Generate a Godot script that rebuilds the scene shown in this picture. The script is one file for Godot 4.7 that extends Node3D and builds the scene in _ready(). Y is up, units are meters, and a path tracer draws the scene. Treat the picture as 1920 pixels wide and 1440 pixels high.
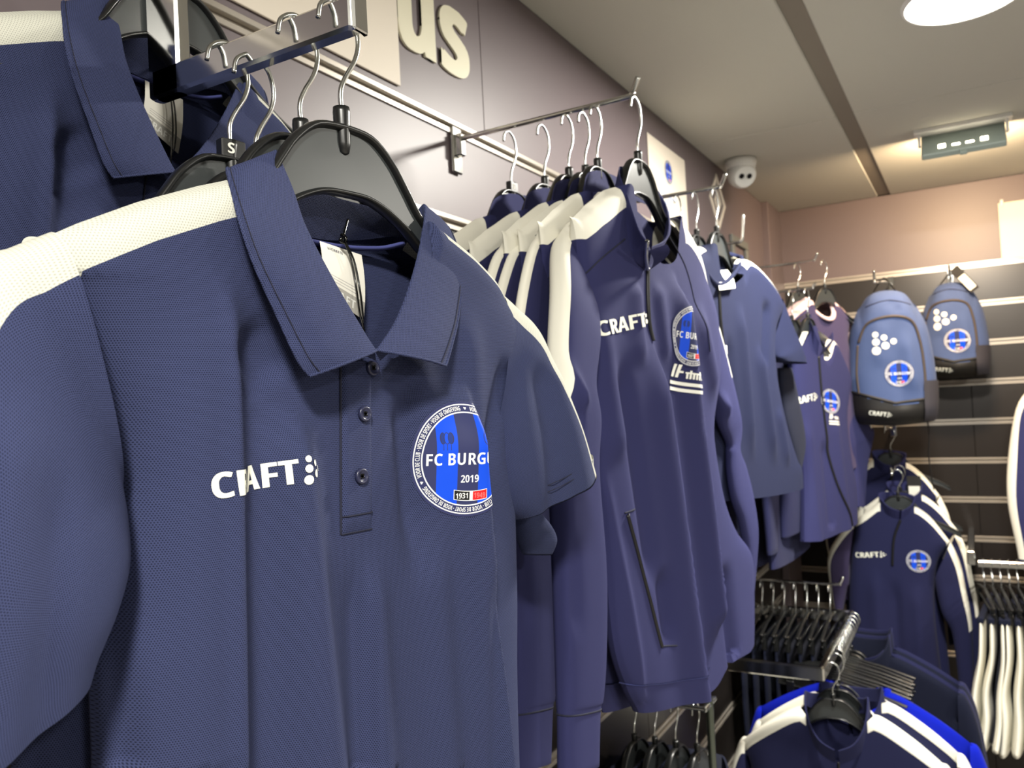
extends Node3D
# A sports shop: polo shirts and jackets on wall arms, slat walls, racks.
var M := {}
var taken := {}

# ------------------------------------------------------------------ numbers
func pv(a: Array) -> PackedVector2Array:
	var r := PackedVector2Array()
	for i in range(0, a.size(), 2):
		r.append(Vector2(a[i], a[i + 1]))
	return r

func pv3(a: Array) -> PackedVector3Array:
	var r := PackedVector3Array()
	for i in range(0, a.size(), 3):
		r.append(Vector3(a[i], a[i + 1], a[i + 2]))
	return r

func cr3(p: PackedVector3Array, n: int) -> PackedVector3Array:
	var r := PackedVector3Array()
	var m := p.size()
	for i in n + 1:
		var t := float(i) / n * (m - 1)
		var k: int = mini(int(t), m - 2)
		r.append(p[k].cubic_interpolate(p[k + 1], p[maxi(k - 1, 0)], p[mini(k + 2, m - 1)], t - k))
	return r

class Tab:
	var a := PackedFloat32Array()
	var lo := 0.0
	var hi := 1.0
	func at(t: float) -> float:
		var f := clampf((t - lo) / (hi - lo), 0.0, 1.0) * (a.size() - 1)
		var k: int = mini(int(f), a.size() - 2)
		return lerpf(a[k], a[k + 1], f - k)

func tab(p: PackedVector2Array, by_y: bool, smooth := true) -> Tab:
	var q: Array = []
	var m := p.size()
	for i in m - 1:
		for j in 16:
			var t := j / 16.0
			q.append(p[i].cubic_interpolate(p[i + 1], p[maxi(i - 1, 0)], p[mini(i + 2, m - 1)], t) if smooth else p[i].lerp(p[i + 1], t))
	q.append(p[m - 1])
	var kv: Array = []
	for v in q:
		kv.append(Vector2(v.y, v.x) if by_y else v)
	kv.sort_custom(func(x, y): return x.x < y.x)
	var r := Tab.new()
	r.lo = kv[0].x
	r.hi = kv[-1].x
	var k := 0
	for i in 241:
		var t := lerpf(r.lo, r.hi, i / 240.0)
		while k < kv.size() - 2 and kv[k + 1].x < t:
			k += 1
		var d: float = kv[k + 1].x - kv[k].x
		r.a.append(lerpf(kv[k].y, kv[k + 1].y, clampf((t - kv[k].x) / d, 0, 1) if d > 1e-7 else 0.0))
	return r

# ------------------------------------------------------------------ mesh collector (front faces clockwise)
class Acc:
	var v := PackedVector3Array()
	var n := PackedVector3Array()
	var t := PackedVector2Array()
	var ix := PackedInt32Array()

	func grid(P: Array, keep: Variant = null, uv: Array = [], flip := false) -> void:
		var nr := P.size()
		var nc: int = P[0].size()
		var b := v.size()
		var closed: bool = P[0][0].distance_to(P[0][nc - 1]) < 1e-6 and P[nr / 2][0].distance_to(P[nr / 2][nc - 1]) < 1e-6
		for j in nr:
			for i in nc:
				var i0: int = i - 1 if i > 0 else (nc - 2 if closed else 0)
				var i1: int = i + 1 if i < nc - 1 else (1 if closed else nc - 1)
				var du: Vector3 = P[j][i1] - P[j][i0]
				var dv: Vector3 = P[mini(j + 1, nr - 1)][i] - P[maxi(j - 1, 0)][i]
				var nn := dv.cross(du)
				if nn.length_squared() < 1e-16:
					nn = (P[mini(j + 1, nr - 1)][i] - P[maxi(j - 1, 0)][i]).cross(P[j][mini(i + 2, nc - 1)] - P[j][maxi(i - 2, 0)])
				nn = nn.normalized() if nn.length_squared() > 1e-20 else Vector3.FORWARD
				v.append(P[j][i])
				n.append(-nn if flip else nn)
				t.append(uv[j][i] if uv.size() else Vector2(P[j][i].x, -P[j][i].y))
		for j in nr - 1:
			for i in nc - 1:
				if keep != null and not keep.call(i, j):
					continue
				var a := b + j * nc + i
				if flip:
					ix.append_array([a, a + nc + 1, a + 1, a, a + nc, a + nc + 1])
				else:
					ix.append_array([a, a + 1, a + nc + 1, a, a + nc + 1, a + nc])

	func tube(p: PackedVector3Array, r: float, sides := 8, flat := 1.0, rr := PackedFloat32Array()) -> void:
		var m := p.size()
		var up := Vector3.UP
		var d0 := (p[1] - p[0]).normalized()
		if absf(d0.dot(up)) > 0.9:
			up = Vector3.RIGHT
		var P: Array = []
		var side := d0.cross(up).normalized()
		for i in m:
			var d := (p[mini(i + 1, m - 1)] - p[maxi(i - 1, 0)]).normalized()
			side = (side - d * side.dot(d)).normalized()
			var w := side.cross(d).normalized()
			var row := PackedVector3Array()
			var q: float = rr[i] if rr.size() else r
			for k in sides + 1:
				var f := TAU * (k % sides) / sides
				row.append(p[i] + (side * cos(f) + w * sin(f) * flat) * q)
			P.append(row)
		var cap0 := PackedVector3Array()
		var cap1 := PackedVector3Array()
		for k in sides + 1:
			cap0.append(p[0])
			cap1.append(p[m - 1])
		P.push_front(cap0)
		P.append(cap1)
		grid(P)

	func box(lo: Vector3, hi: Vector3, bev := 0.0015) -> void:
		# a box with chamfered edges, as stacked rings
		var c := (lo + hi) / 2
		var h := (hi - lo) / 2
		bev = minf(bev, minf(h.x, minf(h.y, h.z)) * 0.9)
		var P: Array = []
		for s in [[-1.0, bev], [-1.0 + 0.0, 0.0], [1.0, 0.0], [1.0, bev]]:
			var y: float = c.y + s[0] * h.y
			var e: float = s[1]
			if e == 0.0:
				y = c.y + s[0] * (h.y - bev)
			var hx := h.x - e
			var hz := h.z - e
			var q := bev
			P.append(PackedVector3Array([Vector3(c.x - hx + q, y, c.z + hz), Vector3(c.x + hx - q, y, c.z + hz), Vector3(c.x + hx, y, c.z + hz - q), Vector3(c.x + hx, y, c.z - hz + q), Vector3(c.x + hx - q, y, c.z - hz), Vector3(c.x - hx + q, y, c.z - hz), Vector3(c.x - hx, y, c.z - hz + q), Vector3(c.x - hx, y, c.z + hz - q)]))
		flat_rings(P)

	func flat_rings(P: Array) -> void:
		# closed rings with flat shading and end caps; rings run counter-clockwise seen from above, bottom first
		var m: int = P[0].size()
		for j in P.size() - 1:
			for i in m:
				var a: Vector3 = P[j][i]
				var b: Vector3 = P[j][(i + 1) % m]
				var c: Vector3 = P[j + 1][(i + 1) % m]
				var d: Vector3 = P[j + 1][i]
				quad(d, c, b, a)
		var last: PackedVector3Array = P[P.size() - 1]
		var first: PackedVector3Array = P[0]
		for i in range(1, m - 1):
			tri(last[0], last[i + 1], last[i])
			tri(first[0], first[i], first[i + 1])

	func tri(a: Vector3, b: Vector3, c: Vector3) -> void:
		var nn := (c - a).cross(b - a).normalized()
		var k := v.size()
		for q in [a, b, c]:
			v.append(q)
			n.append(nn)
			t.append(Vector2(q.x + q.z, -q.y))
		ix.append_array([k, k + 1, k + 2])

	func quad(a: Vector3, b: Vector3, c: Vector3, d: Vector3) -> void:
		tri(a, b, c)
		tri(a, c, d)

	func slab(poly: PackedVector2Array, z0: float, z1: float) -> void:
		# polygon in x, y pushed from z0 to z1
		var pts := poly
		var area := 0.0
		for i in pts.size():
			area += pts[i].cross(pts[(i + 1) % pts.size()])
		if area < 0:
			pts = pts.duplicate()
			pts.reverse()
		var tr := Geometry2D.triangulate_polygon(pts)
		for i in range(0, tr.size(), 3):
			var a := pts[tr[i]]
			var b := pts[tr[i + 1]]
			var c := pts[tr[i + 2]]
			if (b - a).cross(c - a) > 0:
				var s := b
				b = c
				c = s
			tri(Vector3(a.x, a.y, z1), Vector3(b.x, b.y, z1), Vector3(c.x, c.y, z1))
			tri(Vector3(a.x, a.y, z0), Vector3(c.x, c.y, z0), Vector3(b.x, b.y, z0))
		for i in pts.size():
			var a := pts[i]
			var b := pts[(i + 1) % pts.size()]
			quad(Vector3(a.x, a.y, z1), Vector3(b.x, b.y, z1), Vector3(b.x, b.y, z0), Vector3(a.x, a.y, z0))

	func lathe(prof: PackedVector2Array, tf := Transform3D(), sides := 24) -> void:
		# profile of (radius, height), turned about y
		var P: Array = []
		for q in prof:
			var row := PackedVector3Array()
			for k in sides + 1:
				var f := -TAU * (k % sides) / sides
				row.append(tf * Vector3(q.x * cos(f), q.y, q.x * sin(f)))
			P.append(row)
		var up: bool = prof[0].y < prof[prof.size() - 1].y
		grid(P, null, [], up)

	func mesh() -> ArrayMesh:
		var ar := []
		ar.resize(Mesh.ARRAY_MAX)
		# drop the points that no triangle uses
		var to := PackedInt32Array()
		to.resize(v.size())
		to.fill(-1)
		var v2 := PackedVector3Array()
		var n2 := PackedVector3Array()
		var t2 := PackedVector2Array()
		var i2 := PackedInt32Array()
		for k in ix:
			if to[k] < 0:
				to[k] = v2.size()
				v2.append(v[k])
				n2.append(n[k])
				t2.append(t[k])
			i2.append(to[k])
		ar[Mesh.ARRAY_VERTEX] = v2
		ar[Mesh.ARRAY_NORMAL] = n2
		ar[Mesh.ARRAY_TEX_UV] = t2
		ar[Mesh.ARRAY_INDEX] = i2
		var m := ArrayMesh.new()
		m.add_surface_from_arrays(Mesh.PRIMITIVE_TRIANGLES, ar)
		return m

# ------------------------------------------------------------------ nodes
func numbered(called: String) -> String:
	var k: int = taken.get(called, 0)
	taken[called] = k + 1
	return called if k == 0 else "%s_%03d" % [called, k]

func thing(called: String, label: String, category: String, at := Vector3.ZERO, turn := 0.0, group := "") -> Node3D:
	var o := Node3D.new()
	o.name = numbered(called)
	add_child(o)
	o.position = at
	o.rotation.y = turn
	tag(o, label, category, group)
	return o

func tag(o: Node3D, label: String, category: String, group := "") -> void:
	o.set_meta("label", label)
	o.set_meta("category", category)
	if group:
		o.set_meta("group", group)

func part(parent: Node3D, called: String, a: Acc, m: Material, label := "") -> MeshInstance3D:
	var o := MeshInstance3D.new()
	o.name = called if parent != self else numbered(called)
	o.mesh = a.mesh()
	o.material_override = m
	parent.add_child(o, true)
	if label:
		o.set_meta("label", label)
	return o

func struct(called: String, a: Acc, m: Material) -> MeshInstance3D:
	var o := part(self, called, a, m)
	o.set_meta("kind", "structure")
	return o

func dup(root: Node3D, at: Vector3, turn: float, label: String, group := "") -> Node3D:
	var r: Node3D = root.duplicate()
	r.name = numbered(String(root.name).rstrip("_0123456789"))
	add_child(r)
	r.position = at
	r.rotation.y = turn
	tag(r, label, root.get_meta("category"), group)
	return r

func facing(deg: float) -> float:
	# turn of a garment whose right-hand side points away from the camera along the left wall; 90 faces the camera
	return PI / 2 - deg_to_rad(deg)

# ------------------------------------------------------------------ cloth: a front and a back sheet between two outlines
class Sheet:
	var XL: Tab
	var XR: Tab
	var TF: Tab
	var TB: Tab
	var HM: Tab
	var T := 0.05
	var Tb := 0.05
	var zc := -0.05
	var zr := -0.03
	var nl := -0.08
	var nr := 0.08
	var rc := 0.03
	var pw := 6.0
	var neck := true
	var hemclose := 0.0
	var folds: Array = []
	var bulge := 0.0
	func fold(x: float, y: float) -> float:
		var s := 0.0
		for f in folds:
			# x0 y0 x1 y1 wl wr amp fade0 fade1
			var ax: float = f[2] - f[0]
			var ay: float = f[3] - f[1]
			var L := sqrt(ax * ax + ay * ay)
			ax /= L
			ay /= L
			var px: float = x - f[0]
			var qy: float = y - f[1]
			var t := (px * ax + qy * ay) / L
			if t < -0.05 or t > 1.05:
				continue
			var d := px * -ay + qy * ax   # to the left hand of the way along when positive (way down: right in x)
			var w: float = f[5] if d > 0 else f[4]
			d /= w
			if absf(d) > 3:
				continue
			var k := 1.0
			if f[7] > 0:
				k *= smoothstep(0, f[7], t)
			if f[8] > 0:
				k *= smoothstep(0, f[8], 1.0 - t)
			s += f[6] * k * exp(-d * d)
		return s
	func side(x: float, y: float) -> float:
		var l := XL.at(y)
		var r := XR.at(y)
		var q := absf(2 * clampf((x - l) / (r - l), 0, 1) - 1)
		return sqrt(maxf(0, 1 - pow(q, pw)))
	func topf(x: float, y: float, back: bool) -> float:
		var k := smoothstep(nl - 0.006, nl + 0.014, x) * smoothstep(nr + 0.006, nr - 0.014, x) if neck else 0.0
		var dt: float = (TB if back else TF).at(x) - y
		var f := 1 - clampf(dt / rc, 0, 1)
		f = lerpf(sqrt(maxf(0, 1 - f * f)), 1, k)
		if hemclose > 0:
			var g := 1 - clampf((y - HM.at(x)) / hemclose, 0, 1)
			f *= sqrt(maxf(0, 1 - g * g))
		return f
	func zf(x: float, y: float) -> float:
		var p := side(x, y)
		var f := topf(x, y, false)
		return lerpf(zr, zc + T * p + bulge * p * p, f) + fold(x, y) * p * f
	func zb(x: float, y: float) -> float:
		var p := side(x, y)
		return lerpf(zr, zc - Tb * p, topf(x, y, true))
	func pt(x: float, y: float, off := 0.0) -> Vector3:
		var z := zf(x, y)
		return Vector3(x, y, z) + nrm(x, y) * off
	func nrm(x: float, y: float) -> Vector3:
		var e := 0.001
		return Vector3(zf(x - e, y) - zf(x + e, y), zf(x, y - e) - zf(x, y + e), 2 * e).normalized()
	func march(x0: float, y: float, s: float) -> float:
		# x at a way s along the cloth from x0
		var n: int = maxi(1, int(absf(s) / 0.0008))
		var h := s / n
		var x := x0
		for i in n:
			var g := (zf(x + 0.0005, y) - zf(x - 0.0005, y)) / 0.001
			x += h / sqrt(1 + g * g)
		return x

func sheet(d: Dictionary) -> Sheet:
	var s := Sheet.new()
	s.XL = tab(d.L, true)
	s.XR = tab(d.R, true)
	s.TF = tab(d.top, false, d.get("smooth_top", true))
	s.TB = tab(d.get("topb", d.top), false, d.get("smooth_top", true))
	s.HM = tab(d.hem, false)
	for k in ["T", "Tb", "zc", "zr", "nl", "nr", "rc", "pw", "neck", "hemclose", "folds", "bulge"]:
		if d.has(k):
			s.set(k, d[k])
	return s

func sheet_grid(s: Sheet, nu: int, nv: int, w2: Vector2, back: bool, ns := 6) -> Array:
	var P: Array = []
	var L0 := s.XL.at(99.0)
	var R0 := s.XR.at(99.0)
	var T: Tab = s.TB if back else s.TF
	for j in nv + 1:
		var row := PackedVector3Array()
		for i in nu + 1:
			var t := float(i) / nu
			var u := lerpf(t, 0.5 - 0.5 * cos(PI * t), 0.55)
			var xt := lerpf(L0, R0, u)
			var top := T.at(xt)
			var hem := s.HM.at(lerpf(s.XL.at(-99.0), s.XR.at(-99.0), u))
			var y: float
			var w := lerpf(w2.x, w2.y, smoothstep(0.3, 0.7, u))
			if w > 0:
				y = top - w * j / ns if j <= ns else lerpf(top - w, hem, float(j - ns) / (nv - ns))
			else:
				# more rows near the top, where the shoulder turns
				var q := float(j) / nv
				y = lerpf(top, hem, lerpf(q, q * q, 0.5))
			var x := lerpf(s.XL.at(y), s.XR.at(y), u)
			row.append(Vector3(x, y, s.zb(x, y) if back else s.zf(x, y)))
		P.append(row)
	return P

func torso(o: Node3D, s: Sheet, mat: Material, smat: Material, nu: int, nv: int, w: Vector2, gap := 0.0, hemband := 0.0, hmat: Material = null) -> void:
	var body := Acc.new()
	var st: Array = [Acc.new(), Acc.new()]
	var hb := Acc.new()
	var lim: int = nv + 1
	if hemband > 0:
		lim = int(nv * (1 - hemband))
	for back in [false, true]:
		var P := sheet_grid(s, nu, nv, w, back)
		if w.x > 0:
			var band := func(i: int, j: int) -> bool:
				var x: float = (P[j][i].x + P[j][i + 1].x) / 2
				return j < 6 and (x < s.nl + 0.004 or x > s.nr - 0.004 + gap)
			for sd in 2:
				st[sd].grid(P, func(i: int, j: int) -> bool: return band.call(i, j) and (P[j][i].x > (s.nl + s.nr) / 2) == (sd == 1), [], back)
			body.grid(P, func(i: int, j: int) -> bool: return not band.call(i, j) and j < lim, [], back)
		else:
			body.grid(P, func(_i: int, j: int) -> bool: return j < lim, [], back)
		if hemband > 0:
			hb.grid(P, func(_i: int, j: int) -> bool: return j >= lim, [], back)
		# the hem turns in, so that the cloth has an edge
		if s.hemclose == 0:
			var a: PackedVector3Array = P[P.size() - 1]
			var b := PackedVector3Array()
			for q in a:
				b.append(q + Vector3(0, 0.012, 0.004 if back else -0.004))
			body.grid([a, b], null, [], back)
	part(o, "body", body, mat)
	if hemband > 0:
		part(o, "hem_band", hb, hmat)
	if w.x > 0:
		for sd in 2:
			if st[sd].ix.size():
				part(o, "shoulder_stripe", st[sd], smat, "white shoulder stripe")

func sleeve(o: Node3D, st: Array, flip: bool, mat: Material, o_: Dictionary = {}) -> void:
	# stations of [outer x, outer y, inner x, inner y, depth of the middle, half thickness]
	var n: int = o_.get("n", 40)
	var nphi: int = o_.get("nphi", 48)
	var sf: float = o_.get("sf", 0.0)
	var sb: float = o_.get("sb", sf)
	var e: float = o_.get("e", 0.75)
	var folds: Array = o_.get("folds", [])
	var a3 := PackedVector3Array()
	var b3 := PackedVector3Array()
	var c3 := PackedVector3Array()
	for q in st:
		a3.append(Vector3(q[0], q[1], 0))
		b3.append(Vector3(q[2], q[3], 0))
		c3.append(Vector3(q[4], q[5], 0))
	a3 = cr3(a3, n)
	b3 = cr3(b3, n)
	c3 = cr3(c3, n)
	var F := Sheet.new()
	F.folds = folds
	var P: Array = []
	var UV: Array = []
	var dist := 0.0
	for j in n + 3:
		var k: int = mini(j, n)
		var sh := 1.0
		var dy := 0.0
		if j > n:
			sh = 0.95
			dy = 0.004 if j == n + 1 else 0.02
		var mid := (a3[k] + b3[k]) / 2
		var h := (a3[k] - b3[k]) / 2 * sh
		if j > 0 and j <= n:
			dist += mid.distance_to((a3[k - 1] + b3[k - 1]) / 2)
		var row := PackedVector3Array()
		var uvr := PackedVector2Array()
		var around := 0.0
		for i in nphi + 1:
			var f := TAU * (i % nphi) / nphi
			if flip:
				f = -f
			var c := cos(f)
			var s := sin(f)
			c = signf(c) * pow(absf(c), e)
			s = signf(s) * pow(absf(s), e)
			var p := mid + h * c + Vector3(0, dy, c3[k].x + c3[k].y * sh * s)
			if folds.size() and s > 0:
				p.z += F.fold(p.x, p.y) * s
			if i > 0:
				around += p.distance_to(row[i - 1])
			row.append(p)
			uvr.append(Vector2(around, dist))
		P.append(row)
		UV.append(uvr)
	var rows: int = n + 2
	var cuff: int = o_.get("cuff", 999)
	var stripe_end: int = o_.get("stripe_end", 999)
	var on := func(i: int, j: int) -> bool:
		if sf <= 0 or j >= stripe_end:
			return false
		var f := TAU * (i + 0.5) / nphi
		return f < sf or f > TAU - sb
	var A := Acc.new()
	A.grid(P, func(i: int, j: int) -> bool: return j < cuff and not on.call(i, j), UV)
	part(o, "sleeve", A, mat)
	if sf > 0:
		var B := Acc.new()
		B.grid(P, func(i: int, j: int) -> bool: return j < cuff and on.call(i, j), UV)
		part(o, "sleeve_stripe", B, o_.get("smat", M.white), "white sleeve stripe")
	if cuff < rows:
		var C := Acc.new()
		C.grid(P, func(i: int, j: int) -> bool: return j >= cuff, UV)
		var cf := part(o, "cuff", C, o_.get("cmat", mat))
		var D := Acc.new()
		var line := PackedVector3Array()
		for p in P[cuff]:
			line.append(p)
		D.tube(line, 0.0011, 6)
		part(cf, "cuff_seam", D, M.thread)

func loft(curves: Array, n: int, m: int) -> Array:
	var cs: Array = []
	for c in curves:
		cs.append(cr3(c, n))
	var P: Array = []
	for j in m + 1:
		var row := PackedVector3Array()
		var t := float(j) / m * (cs.size() - 1)
		var k: int = mini(int(t), cs.size() - 2)
		for i in n + 1:
			row.append(cs[k][i].cubic_interpolate(cs[k + 1][i], cs[maxi(k - 1, 0)][i], cs[mini(k + 2, cs.size() - 1)][i], t - k))
		P.append(row)
	return P

func patch(o: Node3D, s: Sheet, called: String, c: Vector2, size: Vector2, rot: float, m: Material, off := 0.0009, nx := 48, ny := 32, label := "") -> void:
	var P: Array = []
	var UV: Array = []
	for j in ny + 1:
		var row := PackedVector3Array()
		var uvr := PackedVector2Array()
		var b := (0.5 - float(j) / ny) * size.y
		var xs := PackedFloat32Array()
		xs.resize(nx + 1)
		var half := nx / 2
		xs[half] = c.x
		for i in half:
			xs[half + i + 1] = s.march(xs[half + i], c.y + b, size.x / nx)
			xs[half - i - 1] = s.march(xs[half - i], c.y + b, -size.x / nx)
		for i in nx + 1:
			var a := (float(i) / nx - 0.5) * size.x
			row.append(s.pt(xs[i] - sin(rot) * b, c.y + b * cos(rot) + a * sin(rot), off))
			uvr.append(Vector2(float(i) / nx, float(j) / ny))
		P.append(row)
		UV.append(uvr)
	var A := Acc.new()
	A.grid(P, null, UV)
	part(o, called, A, m, label)

func seam(o: Node3D, s: Sheet, called: String, p: PackedVector2Array, r: float, m: Material, off := 0.0003, n := 40) -> void:
	var q := PackedVector3Array()
	for v in p:
		q.append(Vector3(v.x, v.y, 0))
	q = cr3(q, n)
	for i in q.size():
		q[i] = s.pt(q[i].x, q[i].y, off)
	var A := Acc.new()
	A.tube(q, r, 6)
	part(o, called, A, m)

# ------------------------------------------------------------------ pictures computed for print
func fill(im: Image, a: Vector2, b: Vector2, c: Vector2, col: Color) -> void:
	var y0: int = maxi(0, int(minf(a.y, minf(b.y, c.y))))
	var y1: int = mini(im.get_height() - 1, int(maxf(a.y, maxf(b.y, c.y))) + 1)
	for y in range(y0, y1 + 1):
		var lo := 1e9
		var hi := -1e9
		var yy := y + 0.5
		for e in [[a, b], [b, c], [c, a]]:
			var p: Vector2 = e[0]
			var q: Vector2 = e[1]
			if (p.y <= yy and q.y > yy) or (q.y <= yy and p.y > yy):
				var x := p.x + (yy - p.y) / (q.y - p.y) * (q.x - p.x)
				lo = minf(lo, x)
				hi = maxf(hi, x)
		if hi > lo:
			var x0: int = maxi(0, roundi(lo))
			var x1: int = mini(im.get_width(), roundi(hi))
			if x1 > x0:
				im.fill_rect(Rect2i(x0, y, x1 - x0, 1), col)

func glyphs(text: String, weight := 700) -> PackedVector2Array:
	# triangles of the text, one unit high (em), centred, y up
	var f := SystemFont.new()
	f.font_names = PackedStringArray(["Droid Sans"])
	f.font_weight = weight
	var tm := TextMesh.new()
	tm.font = f
	tm.text = text
	tm.font_size = 64
	tm.pixel_size = 1.0 / 64
	tm.depth = 0.0
	tm.curve_step = 1.0
	var r := PackedVector2Array()
	var ar := tm.get_mesh_arrays()
	var vs: PackedVector3Array = ar[Mesh.ARRAY_VERTEX]
	var ids: PackedInt32Array = ar[Mesh.ARRAY_INDEX] if ar[Mesh.ARRAY_INDEX] != null else PackedInt32Array(range(vs.size()))
	for i in ids:
		r.append(Vector2(vs[i].x, vs[i].y))
	return r

func ink(im: Image, tri: PackedVector2Array, col: Color, tf: Callable) -> void:
	for i in range(0, tri.size() - 2, 3):
		fill(im, tf.call(tri[i]), tf.call(tri[i + 1]), tf.call(tri[i + 2]), col)

func extent(tri: PackedVector2Array) -> Rect2:
	var r := Rect2(tri[0], Vector2.ZERO)
	for p in tri:
		r = r.expand(p)
	return r

func write(im: Image, text: String, at: Vector2, wide: float, high: float, col: Color, weight := 700) -> void:
	# text fitted into a box centred at a point
	var t := glyphs(text, weight)
	var e := extent(t)
	ink(im, t, col, func(p: Vector2) -> Vector2: return at + Vector2((p.x - e.get_center().x) * wide / e.size.x, -(p.y - e.get_center().y) * high / e.size.y))

func disc(im: Image, at: Vector2, rx: float, ry: float, col: Color) -> void:
	for y in range(maxi(0, int(at.y - ry)), mini(im.get_height(), int(at.y + ry) + 1)):
		var k := 1 - pow((y + 0.5 - at.y) / ry, 2)
		if k > 0:
			var w := rx * sqrt(k)
			var x0: int = maxi(0, roundi(at.x - w))
			im.fill_rect(Rect2i(x0, y, mini(im.get_width(), roundi(at.x + w)) - x0, 1), col)

func crest_image() -> Image:
	var im := Image.create_empty(1024, 1024, false, Image.FORMAT_RGBA8)
	im.fill(Color(1, 1, 1, 0))
	var navy := Color(0.17, 0.19, 0.36)
	var blue := Color(0.0, 0.29, 0.86)
	var white := Color(0.93, 0.93, 0.92)
	var c := Vector2(512, 512)
	disc(im, c, 506, 506, navy)
	disc(im, c, 484, 484, white)
	disc(im, c, 473, 473, navy)
	disc(im, c, 414, 414, white)
	disc(im, c, 402, 402, navy)
	for y in 804:
		var w := sqrt(maxf(0, 402.0 * 402 - pow(y - 402.0, 2)))
		for s in [[-282.0, -92.0], [92.0, 282.0]]:
			var x0 := maxf(s[0], -w)
			var x1 := minf(s[1], w)
			if x1 > x0:
				im.fill_rect(Rect2i(int(512 + x0), 110 + y, int(x1 - x0), 1), blue)
	# the ring of words
	var words := glyphs("VOOR DE CLUB · VOOR DE SPORT · VOOR DE OMGEVING", 700)
	var e := extent(words)
	for k in 3:
		var from := deg_to_rad(200 - 120 * k)
		var sweep := deg_to_rad(108)
		ink(im, words, white, func(p: Vector2) -> Vector2:
			var a := from - (p.x - e.position.x) / e.size.x * sweep
			var r := 444.0 + (p.y - e.get_center().y) / e.size.y * 40.0
			return c + Vector2(cos(a), -sin(a)) * r)
		var ha := from + deg_to_rad(6)
		var hc := c + Vector2(cos(ha), -sin(ha)) * 444.0
		var out := Vector2(cos(ha), -sin(ha))
		var sd := Vector2(-out.y, out.x)
		disc(im, hc + out * 5 + sd * 6, 7, 7, white)
		disc(im, hc + out * 5 - sd * 6, 7, 7, white)
		fill(im, hc + out * 4 + sd * 13, hc + out * 4 - sd * 13, hc - out * 15, white)
	# small dark emblems at the head of the stripes
	for sx in [-188.0, 188.0]:
		for ex in ([-36.0, 0.0, 36.0] if sx < 0 else [0.0]):
			disc(im, Vector2(512 + sx + ex, 330), 28 if sx < 0 else 44, 52 if sx < 0 else 66, navy)
			disc(im, Vector2(512 + sx + ex * 0.9, 330), 21 if sx < 0 else 38, 46 if sx < 0 else 60, blue if ex == 0 else Color(0.1, 0.2, 0.5))
		if sx < 0:
			for q in 3:
				im.fill_rect(Rect2i(int(512 + sx - 36 + q * 34), 384, 5, 50), navy)
		else:
			disc(im, Vector2(512 + sx, 330), 16, 30, navy)
	write(im, "FC BURGUM", Vector2(512, 512), 740, 104, white)
	write(im, "2019", Vector2(530, 686), 158, 66, white, 700)
	# the ribbon
	for x in 300:
		var yy := 838.0 - pow((x - 150.0) / 150.0, 2) * 16.0
		im.fill_rect(Rect2i(390 + x, int(yy) - 44, 1, 88), white)
		var col := Color(0.07, 0.07, 0.08) if x < 150 else Color(0.86, 0.1, 0.12)
		if (x > 5 and x < 142) or (x > 170 and x < 295):
			im.fill_rect(Rect2i(390 + x, int(yy) - 38, 1, 76), col)
	write(im, "1931", Vector2(464, 834), 108, 48, white)
	write(im, "1949", Vector2(622, 834), 100, 46, Color(0.95, 0.45, 0.45))
	return im

func logo_image(words: bool) -> Image:
	var im := Image.create_empty(1024 if words else 512, 256 if words else 512, false, Image.FORMAT_RGBA8)
	var white := Color(0.95, 0.95, 0.9)
	im.fill(Color(0.95, 0.95, 0.9, 0))
	var k := 0.62 if words else 2.3
	var at := Vector2(860, 22) if words else Vector2(120, 60)
	if words:
		# broad letters, each drawn twice to thicken it
		for dx in [-5.0, 0.0, 5.0]:
			write(im, "CRAFT", Vector2(405 + dx, 128), 770, 190, white)
	for q in [[0, 40, 46.0], [-10, 160, 56.0], [-26, 300, 66.0], [118, 108, 46.0], [120, 240, 58.0], [250, 190, 46.0]]:
		disc(im, at + Vector2(q[0] + 20, q[1]) * k * (1.0 if words else 0.42), q[2] * k * (0.9 if words else 0.42), q[2] * k * (0.9 if words else 0.42), white)
	return im

func sponsor_image() -> Image:
	var im := Image.create_empty(256, 256, false, Image.FORMAT_RGBA8)
	var white := Color(0.95, 0.95, 0.92)
	im.fill(Color(0.95, 0.95, 0.92, 0))
	for k in 2:
		fill(im, Vector2(40 + k * 34, 20), Vector2(62 + k * 34, 20), Vector2(18 + k * 34, 120), white)
		fill(im, Vector2(62 + k * 34, 20), Vector2(40 + k * 34, 120), Vector2(18 + k * 34, 120), white)
	im.fill_rect(Rect2i(74, 66, 34, 16), white)
	for k in 6:
		im.fill_rect(Rect2i(126 + k * 20, 56 if k % 3 == 1 else 70, 13, 64 if k % 3 == 1 else 50), white)
	im.fill_rect(Rect2i(120, 70, 120, 12), white)
	im.fill_rect(Rect2i(10, 150, 236, 26), white)
	im.fill_rect(Rect2i(10, 198, 236, 26), white)
	return im

func knit_images(cell: int, pit: float) -> Array:
	# a staggered pique knit of small pits: [height, colour]
	var n := 128
	var h := Image.create_empty(n, n, false, Image.FORMAT_RGB8)
	var c := Image.create_empty(n, n, false, Image.FORMAT_RGB8)
	var rg := RandomNumberGenerator.new()
	rg.seed = 5
	for y in n:
		for x in n:
			var r := y / cell
			var u := fposmod(float(x) / cell + 0.5 * (r % 2), 1.0) - 0.5
			var w := float(y % cell) / cell - 0.5
			var d := exp(-(u * u * 16 + w * w * 11))
			var q := 1 - d
			h.set_pixel(x, y, Color(q, q, q))
			var g := 1 - pit * d + rg.randf_range(-0.05, 0.05)
			c.set_pixel(x, y, Color(g, g, g))
	return [ImageTexture.create_from_image(h), ImageTexture.create_from_image(c)]

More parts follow.
